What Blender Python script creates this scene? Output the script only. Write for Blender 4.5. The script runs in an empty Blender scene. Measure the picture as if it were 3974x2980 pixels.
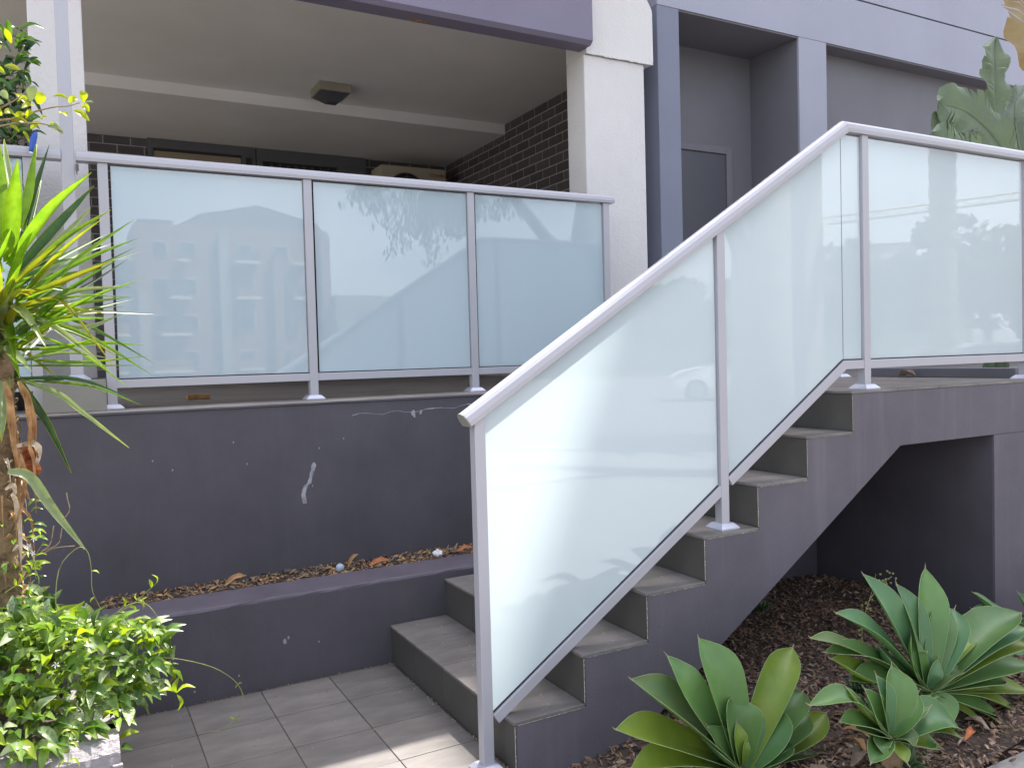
import bpy, math, random
from mathutils import Vector, Matrix
random.seed(7)
SC = bpy.context.scene
COL = SC.collection

# ------------------------------------------------------------------ camera
cam = bpy.data.cameras.new('camera'); camo = bpy.data.objects.new('camera', cam); COL.objects.link(camo)
CAM_H = 1.41636
def cam_axes(yaw, pitch, roll):
    cy, sy, cp, sp = math.cos(yaw), math.sin(yaw), math.cos(pitch), math.sin(pitch)
    fwd = Vector((sy*cp, cy*cp, -sp)); right = Vector((cy, -sy, 0)); down = fwd.cross(right)
    c, s = math.cos(roll), math.sin(roll)
    return c*right + s*down, -s*right + c*down, fwd
_r, _d, _f = cam_axes(0.49794439525553547, 0.033539272867232836, 0.02717188644389502)
camo.matrix_world = Matrix(((_r.x, -_d.x, -_f.x, 0), (_r.y, -_d.y, -_f.y, 0), (_r.z, -_d.z, -_f.z, CAM_H), (0, 0, 0, 1)))
cam.sensor_width = 36; cam.lens = 36*3178.546111039937/3974; cam.clip_start = .05; cam.clip_end = 1500
SC.camera = camo

# ------------------------------------------------------------------ sky, sun, exposure
SUN = Vector((1.02, 1.0, 2.6)).normalized()
w = bpy.data.worlds.new('World'); SC.world = w; w.use_nodes = True
nt = w.node_tree; nt.nodes.clear()
sky = nt.nodes.new('ShaderNodeTexSky'); sky.sky_type = 'NISHITA'; sky.sun_disc = False
sky.sun_elevation = math.asin(SUN.z); sky.sun_rotation = math.atan2(SUN.x, SUN.y)
sky.air_density = 1.0; sky.dust_density = 3.5; sky.ozone_density = 1.0
hs = nt.nodes.new('ShaderNodeHueSaturation'); hs.inputs['Saturation'].default_value = .58; hs.inputs['Value'].default_value = 1.0
tc = nt.nodes.new('ShaderNodeTexCoord'); nz = nt.nodes.new('ShaderNodeTexNoise')
mp = nt.nodes.new('ShaderNodeMapping'); mp.inputs['Scale'].default_value = (1.6, 1.6, 3.4)
nz.inputs['Scale'].default_value = 1.7; nz.inputs['Detail'].default_value = 6; nz.inputs['Roughness'].default_value = .55
cr = nt.nodes.new('ShaderNodeValToRGB'); cr.color_ramp.elements[0].position = .42; cr.color_ramp.elements[1].position = .68
cr.color_ramp.elements[1].color = (.75, .75, .75, 1)
mx = nt.nodes.new('ShaderNodeMixRGB'); mx.inputs[2].default_value = (6.2, 6.3, 6.6, 1)
bg = nt.nodes.new('ShaderNodeBackground'); bg.inputs['Strength'].default_value = .12
wo = nt.nodes.new('ShaderNodeOutputWorld'); L = nt.links.new
L(sky.outputs[0], hs.inputs['Color']); L(tc.outputs['Generated'], mp.inputs[0]); L(mp.outputs[0], nz.inputs[0])
L(nz.outputs[0], cr.inputs[0]); L(cr.outputs[0], mx.inputs[0]); L(hs.outputs[0], mx.inputs[1]); L(mx.outputs[0], bg.inputs[0]); L(bg.outputs[0], wo.inputs[0])
sl = bpy.data.lights.new('sun', 'SUN'); sl.energy = 3.2; sl.angle = math.radians(.53); sl.color = (1, .95, .87)
so = bpy.data.objects.new('sun', sl); COL.objects.link(so)
so.rotation_euler = (-SUN).to_track_quat('-Z', 'Y').to_euler(); so.location = (9, 11, 30)
SC.view_settings.view_transform = 'Standard'; SC.view_settings.look = 'None'
SC.view_settings.exposure = 1.86; SC.view_settings.gamma = 1; SC.view_settings.use_curve_mapping = False
SC.render.engine = 'CYCLES'
SC.cycles.use_denoising = True; SC.cycles.max_bounces = 8; SC.cycles.diffuse_bounces = 5; SC.cycles.glossy_bounces = 4
SC.cycles.transmission_bounces = 6; SC.cycles.sample_clamp_indirect = 6; SC.cycles.caustics_reflective = False; SC.cycles.caustics_refractive = False

# ------------------------------------------------------------------ materials
def node_mat(name):
    m = bpy.data.materials.new(name); m.use_nodes = True
    return m, m.node_tree, m.node_tree.nodes['Principled BSDF']
def noise(t, scale, detail=4, rough=.55, stretch=None, obj_coord='Object'):
    c = t.nodes.new('ShaderNodeTexCoord'); n = t.nodes.new('ShaderNodeTexNoise')
    n.inputs['Scale'].default_value = scale; n.inputs['Detail'].default_value = detail; n.inputs['Roughness'].default_value = rough
    src = c.outputs[obj_coord]
    if stretch:
        m_ = t.nodes.new('ShaderNodeMapping'); m_.inputs['Scale'].default_value = stretch
        t.links.new(src, m_.inputs[0]); src = m_.outputs[0]
    t.links.new(src, n.inputs['Vector']); return n
def ramp(t, src, stops):
    r = t.nodes.new('ShaderNodeValToRGB'); e = r.color_ramp.elements
    e[0].position, e[0].color = stops[0][0], (*stops[0][1], 1); e[1].position, e[1].color = stops[-1][0], (*stops[-1][1], 1)
    for p, c in stops[1:-1]:
        x = e.new(p); x.color = (*c, 1)
    t.links.new(src, r.inputs[0]); return r
def bump(t, b, src, strength, dist=.01):
    bp = t.nodes.new('ShaderNodeBump'); bp.inputs['Strength'].default_value = strength; bp.inputs['Distance'].default_value = dist
    t.links.new(src, bp.inputs['Height']); t.links.new(bp.outputs[0], b.inputs['Normal']); return bp
def mulc(c, k): return tuple(min(1, x*k) for x in c)
def surf(name, col, rough=.7, var=.12, vscale=3, bscale=90, bstr=.25, bdist=.004, streak=0, streak_col=None, metallic=0, spec=.5, per_obj=0, specks=None, stretch=None):
    """painted / mineral surface: broad tone variation, optional vertical run-off streaks, fine relief"""
    m, t, b = node_mat(name)
    n = noise(t, vscale, 5, .6, stretch)
    r = ramp(t, n.outputs[0], [(.3, mulc(col, 1-var)), (.7, mulc(col, 1+var))]); out = r.outputs[0]
    if streak:
        s = noise(t, 1, 4, .6, (14, 14, .7)); sr = ramp(t, s.outputs[0], [(.52, (0, 0, 0)), (.72, (streak, streak, streak))])
        x = t.nodes.new('ShaderNodeMixRGB'); x.inputs[2].default_value = (*(streak_col or mulc(col, 1.5)), 1)
        t.links.new(sr.outputs[0], x.inputs[0]); t.links.new(out, x.inputs[1]); out = x.outputs[0]
    if specks:
        s = noise(t, specks[0], 2, .5); sr = ramp(t, s.outputs[0], [(specks[1], (0, 0, 0)), (specks[1]+.03, (1, 1, 1))])
        x = t.nodes.new('ShaderNodeMixRGB'); x.inputs[2].default_value = (*specks[2], 1)
        t.links.new(sr.outputs[0], x.inputs[0]); t.links.new(out, x.inputs[1]); out = x.outputs[0]
    if per_obj:
        oi = t.nodes.new('ShaderNodeObjectInfo'); mr = t.nodes.new('ShaderNodeMapRange')
        mr.inputs['To Min'].default_value = 1-per_obj; mr.inputs['To Max'].default_value = 1+per_obj
        t.links.new(oi.outputs['Random'], mr.inputs['Value'])
        x = t.nodes.new('ShaderNodeVectorMath'); x.operation = 'SCALE'
        t.links.new(out, x.inputs[0]); t.links.new(mr.outputs[0], x.inputs['Scale']); out = x.outputs[0]
    t.links.new(out, b.inputs['Base Color'])
    b.inputs['Roughness'].default_value = rough; b.inputs['Metallic'].default_value = metallic; b.inputs['Specular IOR Level'].default_value = spec
    if bstr:
        n2 = noise(t, bscale, 3, .6); bump(t, b, n2.outputs[0], bstr, bdist)
    return m
def leafmat(name, col, col2, trans=.45, rough=.35, per_obj=.25, scale=25, tint=(1.25, 1.35, .5)):
    m, t, b = node_mat(name)
    n = noise(t, scale, 3, .6); r = ramp(t, n.outputs[0], [(.35, col), (.68, col2)])
    oi = t.nodes.new('ShaderNodeObjectInfo'); mr = t.nodes.new('ShaderNodeMapRange')
    mr.inputs['To Min'].default_value = 1-per_obj; mr.inputs['To Max'].default_value = 1+per_obj
    t.links.new(oi.outputs['Random'], mr.inputs['Value'])
    x = t.nodes.new('ShaderNodeVectorMath'); x.operation = 'SCALE'; t.links.new(r.outputs[0], x.inputs[0]); t.links.new(mr.outputs[0], x.inputs['Scale'])
    t.links.new(x.outputs[0], b.inputs['Base Color']); b.inputs['Roughness'].default_value = rough
    tr = t.nodes.new('ShaderNodeBsdfTranslucent'); tm = t.nodes.new('ShaderNodeVectorMath'); tm.operation = 'MULTIPLY'
    tm.inputs[1].default_value = tint; t.links.new(x.outputs[0], tm.inputs[0]); t.links.new(tm.outputs[0], tr.inputs[0])
    ms = t.nodes.new('ShaderNodeMixShader'); ms.inputs[0].default_value = trans
    o = t.nodes['Material Output']; t.links.new(b.outputs[0], ms.inputs[1]); t.links.new(tr.outputs[0], ms.inputs[2]); t.links.new(ms.outputs[0], o.inputs[0])
    return m
def clear_glass(name):
    m = bpy.data.materials.new(name); m.use_nodes = True; t = m.node_tree; t.nodes.clear()
    a = t.nodes.new('ShaderNodeBsdfTransparent'); a.inputs[0].default_value = (.93, .97, .96, 1); g = t.nodes.new('ShaderNodeBsdfGlossy'); g.inputs['Roughness'].default_value = .01
    mx_ = t.nodes.new('ShaderNodeMixShader'); mx_.inputs[0].default_value = .06; o = t.nodes.new('ShaderNodeOutputMaterial')
    t.links.new(a.outputs[0], mx_.inputs[1]); t.links.new(g.outputs[0], mx_.inputs[2]); t.links.new(mx_.outputs[0], o.inputs[0]); return m
def milk_glass(name, col):
    m = bpy.data.materials.new(name); m.use_nodes = True; t = m.node_tree; t.nodes.clear()
    d = t.nodes.new('ShaderNodeBsdfDiffuse'); d.inputs[0].default_value = (*col, 1)
    tr = t.nodes.new('ShaderNodeBsdfTranslucent'); tr.inputs[0].default_value = (*mulc(col, 1.1), 1)
    m1 = t.nodes.new('ShaderNodeMixShader'); m1.inputs[0].default_value = .45
    g = t.nodes.new('ShaderNodeBsdfGlossy'); g.inputs['Roughness'].default_value = .012; g.inputs[0].default_value = (1, 1, 1, 1)
    fr = t.nodes.new('ShaderNodeFresnel'); fr.inputs[0].default_value = 1.75
    m2 = t.nodes.new('ShaderNodeMixShader'); o = t.nodes.new('ShaderNodeOutputMaterial')
    n = noise(t, 6, 2, .5); bp = t.nodes.new('ShaderNodeBump'); bp.inputs['Strength'].default_value = .02; bp.inputs['Distance'].default_value = .002
    t.links.new(n.outputs[0], bp.inputs['Height']); t.links.new(bp.outputs[0], g.inputs['Normal'])
    t.links.new(d.outputs[0], m1.inputs[1]); t.links.new(tr.outputs[0], m1.inputs[2]); t.links.new(fr.outputs[0], m2.inputs[0])
    t.links.new(m1.outputs[0], m2.inputs[1]); t.links.new(g.outputs[0], m2.inputs[2]); t.links.new(m2.outputs[0], o.inputs[0])
    return m
M = dict(
 wall=surf('dark_render_paint', (.087, .079, .097), .75, .17, 2.3, 120, .42, .004, .22, (.115, .106, .122), specks=(55, .80, (.3, .3, .32))),
 stair=surf('dark_render_paint_lit', (.116, .106, .130), .72, .16, 2.6, 120, .34, .004, .34, (.18, .165, .19), specks=(60, .81, (.35, .33, .33))),  # same paint as the wall; lighter colour stands in for more light
 kerb=surf('kerb_top_paint', (.115, .098, .125), .65, .16, 6, 130, .35, .003, specks=(40, .79, (.2, .19, .2))),
 white=surf('offwhite_texture_paint', (.70, .675, .68), .8, .05, 2, 70, .55, .006, .05, (.55, .52, .5)),
 ceil=surf('ceiling_paint', (.88, .85, .84), .85, .05, 1.2, 60, .1),
 beam=surf('plum_beam_paint', (.20, .18, .26), .6, .06, 2, 90, .1),
 lav=surf('lavender_render_paint', (.355, .36, .45), .7, .05, 1.5, 90, .12, .003, .12, (.42, .42, .5)),
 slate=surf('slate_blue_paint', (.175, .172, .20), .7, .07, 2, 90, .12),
 bluep=surf('blue_grey_pier_paint', (.20, .215, .29), .7, .05, 2, 90, .1),
 door=surf('dark_door_paint', (.085, .088, .11), .5, .06, 3, 90, .05),
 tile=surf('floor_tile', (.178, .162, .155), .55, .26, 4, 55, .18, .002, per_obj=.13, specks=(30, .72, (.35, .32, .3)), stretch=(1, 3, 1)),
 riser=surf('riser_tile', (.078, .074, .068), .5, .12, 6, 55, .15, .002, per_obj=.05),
 grout=surf('grout', (.14, .115, .09), .9, .3, 20, 80, .4),
 ledge=surf('terrace_slab', (.27, .24, .225), .7, .2, 3, 60, .3, .003),
 block=surf('concrete_block', (.25, .24, .22), .8, .08, 5, 90, .3),
 brick=surf('charcoal_brick', (.098, .086, .096), .7, .15, 8, 60, .4, .003, per_obj=.22),
 mortar=surf('mortar', (.40, .36, .36), .9, .15, 12, 90, .4),
 alu=surf('powder_coated_aluminium', (.44, .435, .485), .38, .03, 3, 200, .03, metallic=.15, spec=.6),
 plate=surf('base_plate_metal', (.55, .56, .66), .32, .04, 9, 200, .03, metallic=.3, spec=.6),
 gasket=surf('rubber_gasket', (.02, .02, .03), .6, .1, 9, 200, 0),
 chip=surf('chipped_plaster', (.50, .46, .40), .9, .3, 60, 120, .5),
 scuff=surf('white_scuff', (.34, .34, .38), .8, .45, 30, 90, .3),
 render=surf('rough_render_lit', (.25, .23, .245), .9, .12, 6, 45, 1.0, .012),  # planter render, sunlit copy for the top edge
 render_shade=surf('rough_render_shaded', (.085, .078, .082), .9, .12, 6, 60, .5, .006),  # same planter render, darker copy for the unlit front
 soil=surf('soil', (.078, .055, .044), .95, .4, 12, 60, .9, .02),
 chipw=surf('bark_chip', (.15, .09, .066), .9, .4, 60, 60, .2, per_obj=.3),
 drylf=surf('dry_leaf', (.24, .18, .135), .8, .35, 30, 60, .2, per_obj=.3),
 orange=surf('orange_dry_leaf', (.42, .14, .05), .7, .25, 25, 60, .2),
 tan=surf('tan_husk', (.42, .24, .11), .75, .4, 18, 60, .3),
 rust=surf('rusty_husk', (.40, .13, .05), .75, .4, 18, 60, .3),
 pale=surf('pale_husk', (.62, .52, .40), .75, .3, 18, 60, .3),
 tissue=surf('white_tissue', (.8, .8, .82), .9, .06, 30, 60, .3),
 bark=surf('yucca_bark', (.20, .135, .075), .9, .5, 16, 60, .8, .01),
 stem=surf('green_stem', (.22, .23, .08), .6, .3, 30, 90, 0),
 twig=surf('brown_twig', (.28, .19, .11), .8, .3, 30, 90, 0),
 conc=surf('pavement_concrete', (.27, .255, .245), .85, .12, 4, 80, .3),
 asph=surf('asphalt', (.15, .148, .15), .9, .2, 3, 60, .4),
 lawn=surf('dry_verge', (.17, .17, .11), .9, .4, 2, 40, .8, .05),
 acw=surf('cream_casing', (.48, .42, .34), .5, .05, 3, 90, 0),
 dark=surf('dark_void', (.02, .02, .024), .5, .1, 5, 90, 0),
 framem=surf('grey_window_frame', (.11, .11, .12), .45, .05, 5, 90, 0),
 blind=surf('cream_blind', (.32, .26, .18), .8, .05, 5, 90, 0),
 red=surf('red_print', (.35, .03, .03), .5, .05, 5, 90, 0),
 blue=surf('blue_plastic', (.03, .10, .48), .35, .1, 9, 90, 0),
 lampm=surf('lamp_casing', (.30, .28, .22), .5, .05, 9, 90, 0),
 lampd=surf('lamp_diffuser', (.10, .10, .12), .35, .05, 9, 90, 0),
 brickfar=surf('far_brick', (.26, .14, .10), .9, .15, 2, 20, 0),
 cream=surf('far_cream', (.62, .57, .47), .9, .06, 1, 20, 0),
 creamd=surf('far_tan_render', (.30, .27, .23), .9, .06, 1, 20, 0),
 roofm=surf('far_roof', (.12, .10, .10), .9, .1, 1, 20, 0),
 glassd=surf('far_window', (.03, .04, .05), .1, .1, 1, 20, 0),
 carw=surf('white_car_paint', (.75, .75, .76), .25, .02, 1, 20, 0),
 cars=surf('silver_car_paint', (.4, .41, .43), .3, .02, 1, 20, 0, metallic=.5),
 carr=surf('dark_red_car_paint', (.22, .03, .03), .3, .02, 1, 20, 0),
 tyre=surf('tyre', (.02, .02, .02), .8, .1, 9, 60, 0),
 gum=surf('gum_bark', (.30, .25, .20), .85, .3, 3, 30, .5, .02),
 crane=surf('crane_steel', (.55, .45, .25), .6, .1, 1, 20, 0),
 glass=milk_glass('white_laminated_glass', (.76, .87, .93)), clear=clear_glass('clear_glass_face'),
)
M['glassb'] = milk_glass('pale_blue_laminated_glass', (.69, .84, .96))
G = dict(
 g=leafmat('leaf_green', (.08, .17, .022), (.12, .23, .035)), d=leafmat('leaf_dark', (.025, .07, .02), (.045, .10, .028), .3),
 b=leafmat('leaf_bright', (.14, .27, .02), (.24, .38, .03), .52), y=leafmat('leaf_yellowing', (.20, .26, .03), (.50, .38, .04), .5, scale=9),
 p=leafmat('leaf_pale', (.22, .28, .13), (.30, .36, .18), .3, .3), n=leafmat('leaf_young', (.16, .30, .05), (.22, .36, .06), .45),
 h=leafmat('leaf_dusty', (.09, .17, .07), (.12, .2, .06), .3), v=leafmat('leaf_yellow', (.36, .42, .01), (.50, .50, .02), .55),
)
def spotted(m, col, thr, scale):
    t = m.node_tree; b = t.nodes['Principled BSDF']; src = b.inputs['Base Color'].links[0].from_socket
    n = noise(t, scale, 3, .6); r = ramp(t, n.outputs[0], [(thr, (0, 0, 0)), (thr+.035, (1, 1, 1))]); x = t.nodes.new('ShaderNodeMixRGB'); x.inputs[2].default_value = (*col, 1)
    t.links.new(r.outputs[0], x.inputs[0]); t.links.new(src, x.inputs[1]); t.links.new(x.outputs[0], b.inputs['Base Color'])
A = dict(
 g=leafmat('agave_green', (.090, .185, .058), (.125, .235, .065), .15, .42, .12, 7), d=leafmat('agave_deep', (.060, .145, .050), (.085, .18, .055), .12, .42, .12, 7),
 b=leafmat('agave_bluish', (.085, .185, .095), (.11, .225, .090), .12, .45, .12, 7), y=leafmat('agave_yellow_green', (.15, .24, .035), (.24, .31, .04), .2, .42, .12, 6),
 n=leafmat('agave_young', (.17, .27, .04), (.24, .34, .06), .25, .4, .1, 9), h=leafmat('agave_dull', (.09, .15, .065), (.12, .18, .05), .12, .5, .12, 8))
for k_ in A: spotted(A[k_], (.26, .20, .10), .70, 17); spotted(A[k_], (.30, .33, .09), .68, 6)
M['edge'] = surf('agave_margin', (.24, .33, .14), .6, .2, 20, 60, 0)
M['tip'] = surf('agave_tip', (.30, .22, .16), .8, .2, 20, 60, 0)
M['jd'] = leafmat('jasmine_dark', (.07, .15, .03), (.13, .23, .05), .38, .22, .3, 40); M['jm'] = leafmat('jasmine_mid', (.19, .32, .05), (.34, .46, .14), .45, .22, .3, 40)
M['jv'] = leafmat('jasmine_variegated', (.14, .26, .06), (.62, .66, .46), .3, .25, .2, 16); M['jy'] = leafmat('jasmine_young', (.26, .36, .02), (.38, .46, .03), .5, .3, .2, 40)
M['petal'] = surf('white_petal', (.85, .85, .82), .6, .03, 9, 60, 0)
M['ban'] = leafmat('banana_green', (.15, .20, .13), (.18, .24, .14), .25, .45, .15, 4); M['band'] = leafmat('banana_dark', (.12, .16, .11), (.14, .18, .12), .2, .45, .15, 4)
M['bany'] = leafmat('banana_brown', (.36, .24, .12), (.42, .31, .16), .3, .6, .15, 6)
M['gumleaf'] = leafmat('gum_leaf', (.05, .08, .035), (.08, .11, .05), .25, .4)
M['fartree'] = leafmat('far_foliage', (.04, .07, .025), (.07, .11, .035), .2, .6)

# ------------------------------------------------------------------ helpers
def wloc(o):
    v = Vector((0, 0, 0))
    while o is not None: v += o.location; o = o.parent
    return v
def link_mesh(name, me, parent=None, loc=None):
    o = bpy.data.objects.new(name, me); COL.objects.link(o)
    if parent is not None: o.parent = parent
    if loc is not None: o.location = loc
    return o
def mesh(name, vs, fs, mats, mi=None, smooth=False):
    me = bpy.data.meshes.new(name); me.from_pydata([tuple(v) for v in vs], [], fs)
    for m_ in (mats if isinstance(mats, (list, tuple)) else [mats]): me.materials.append(m_)
    if mi:
        for p, i in zip(me.polygons, mi): p.material_index = i
    if smooth:
        for p in me.polygons: p.use_smooth = True
    me.update(); return me
class MB:
    """collects geometry in world coordinates and links it as one object whose origin is where it stands"""
    def __init__(s): s.v = []; s.f = []; s.m = []
    def add(s, vs, fs, mi=0):
        k = len(s.v); s.v += [Vector(v) for v in vs]; s.f += [tuple(i+k for i in f) for f in fs]; s.m += [mi]*len(fs); return s
    def box(s, x0, x1, y0, y1, z0, z1, mi=0, c=0):
        if c <= 0:
            vs = [(x, y, z) for z in (z0, z1) for y in (y0, y1) for x in (x0, x1)]
            return s.add(vs, [(0, 2, 3, 1), (4, 5, 7, 6), (0, 1, 5, 4), (2, 6, 7, 3), (0, 4, 6, 2), (1, 3, 7, 5)], mi)
        import bmesh
        bm = bmesh.new(); bmesh.ops.create_cube(bm, size=1)
        for v in bm.verts: v.co = Vector(((x0+x1)/2+v.co.x*(x1-x0), (y0+y1)/2+v.co.y*(y1-y0), (z0+z1)/2+v.co.z*(z1-z0)))
        bmesh.ops.bevel(bm, geom=bm.edges[:], offset=c, segments=2, affect='EDGES', profile=.5)
        bm.verts.index_update(); s.add([v.co.copy() for v in bm.verts], [tuple(v.index for v in f.verts) for f in bm.faces], mi); bm.free(); return s
    def prism(s, poly, y0, y1, mi=0):
        """polygon in XZ pushed along Y"""
        n = len(poly); vs = [(x, y0, z) for x, z in poly]+[(x, y1, z) for x, z in poly]
        fs = [tuple(range(n)), tuple(range(2*n-1, n-1, -1))]+[(i, i+n, (i+1) % n+n, (i+1) % n) for i in range(n)]
        return s.add(vs, fs, mi)
    def tube(s, pts, r, n=6, mi=0):
        pts = [Vector(p) for p in pts]; rs = r if isinstance(r, (list, tuple)) else [r]*len(pts); vs = []; fs = []
        up = Vector((0, 0, 1))
        for i, p in enumerate(pts):
            t = (pts[min(i+1, len(pts)-1)]-pts[max(i-1, 0)]).normalized()
            a = t.cross(up) if abs(t.z) < .95 else t.cross(Vector((1, 0, 0))); a.normalize(); b = t.cross(a)
            for k in range(n):
                q = 2*math.pi*k/n; vs.append(p+(a*math.cos(q)+b*math.sin(q))*rs[i])
        for i in range(len(pts)-1):
            for k in range(n):
                fs.append((i*n+k, i*n+(k+1) % n, (i+1)*n+(k+1) % n, (i+1)*n+k))
        fs.append(tuple(range(n-1, -1, -1))); fs.append(tuple(range((len(pts)-1)*n, len(pts)*n)))
        return s.add(vs, fs, mi)
    def build(s, name, mats, parent=None, origin=None, smooth=False):
        if origin is None:
            lo = [min(v[i] for v in s.v) for i in range(3)]; hi = [max(v[i] for v in s.v) for i in range(3)]
            origin = ((lo[0]+hi[0])/2, (lo[1]+hi[1])/2, lo[2])
        o_ = Vector(origin); me = mesh(name, [v-o_ for v in s.v], s.f, mats, s.m, smooth)
        return link_mesh(name, me, parent, o_-(wloc(parent) if parent else Vector((0, 0, 0))))
def B(name, x0, x1, y0, y1, z0, z1, mat, parent=None, c=0): return MB().box(x0, x1, y0, y1, z0, z1, 0, c).build(name, mat, parent)
def tag(o, label=None, cat=None, group=None, kind=None):
    if label: o['label'] = label
    if cat: o['category'] = cat
    if group: o['group'] = group
    if kind: o['kind'] = kind
    return o
def empty(name, loc, label=None, cat=None, group=None):
    o = bpy.data.objects.new(name, None); COL.objects.link(o); o.location = loc; o.empty_display_size = .1
    return tag(o, label, cat, group)
def catmull(pts, n):
    P = [Vector(p) for p in pts]
    if len(P) == 2: return [P[0].lerp(P[1], i/(n-1)) for i in range(n)]
    Q = [P[0]*2-P[1]]+P+[P[-1]*2-P[-2]]; out = []; m = len(P)-1
    for i in range(n):
        u = i/(n-1)*m; k = min(int(u), m-1); t = u-k; a, b, c, d = Q[k:k+4]
        out.append(.5*((2*b)+(c-a)*t+(2*a-5*b+4*c-d)*t*t+(3*b-a-3*c+d)*t**3))
    return out
def blade(pts, width, prof, nseg=9, across=2, cup=.25, normal=None, mb=None, mi=0, edge_mi=None, thick=0, wav=0):
    """leaf: ribbon along a curve. prof(t) -> relative width; across = half-columns"""
    C = catmull(pts, nseg+1); vs = []; fs = []; mis = []; nc = 2*across+1
    for i, p in enumerate(C):
        t = (C[min(i+1, nseg)]-C[max(i-1, 0)]).normalized()
        nn = Vector(normal if normal is not None else (0, -.55, .8)); side = t.cross(nn)
        if side.length < .05: side = t.cross(Vector((0, -1, .1)))
        side.normalize(); up = side.cross(t).normalized(); hw = width*prof(i/nseg)/2
        if up.dot(nn) < 0: up = -up
        for j in range(nc):
            q = (j-across)/across
            vs.append(p+side*(q*hw)+up*(cup*hw*q*q*1.2+(wav*hw*math.sin(i*1.9+q*2) if wav else 0)))
    for i in range(nseg):
        for j in range(nc-1):
            fs.append((i*nc+j, i*nc+j+1, (i+1)*nc+j+1, (i+1)*nc+j)); mis.append(edge_mi if edge_mi is not None and j in (0, nc-2) else mi)
    mb = mb or MB(); k = len(mb.v); mb.v += vs; mb.f += [tuple(a+k for a in f) for f in fs]; mb.m += mis
    return mb
def sweep(path, prof):
    """profile [(y, n)] swept along an XZ polyline with mitred joints; n is measured square to the run"""
    n = len(prof); vs = []; fs = []
    for i, (x, z) in enumerate(path):
        d0 = Vector((x-path[i-1][0], z-path[i-1][1])).normalized() if i else None
        d1 = Vector((path[i+1][0]-x, path[i+1][1]-z)).normalized() if i < len(path)-1 else None
        d0 = d0 or d1; d1 = d1 or d0; bis = (Vector((-d0.y, d0.x))+Vector((-d1.y, d1.x))).normalized()
        k = 1/max(.3, bis.dot(Vector((-d0.y, d0.x))))
        for y, u in prof: vs.append((x+bis.x*u*k, y, z+bis.y*u*k))
    for i in range(len(path)-1):
        for k in range(n): fs.append((i*n+k, (i+1)*n+k, (i+1)*n+(k+1) % n, i*n+(k+1) % n))
    fs.append(tuple(range(n))); fs.append(tuple(range(len(path)*n-1, (len(path)-1)*n-1, -1)))
    return vs, fs

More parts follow.
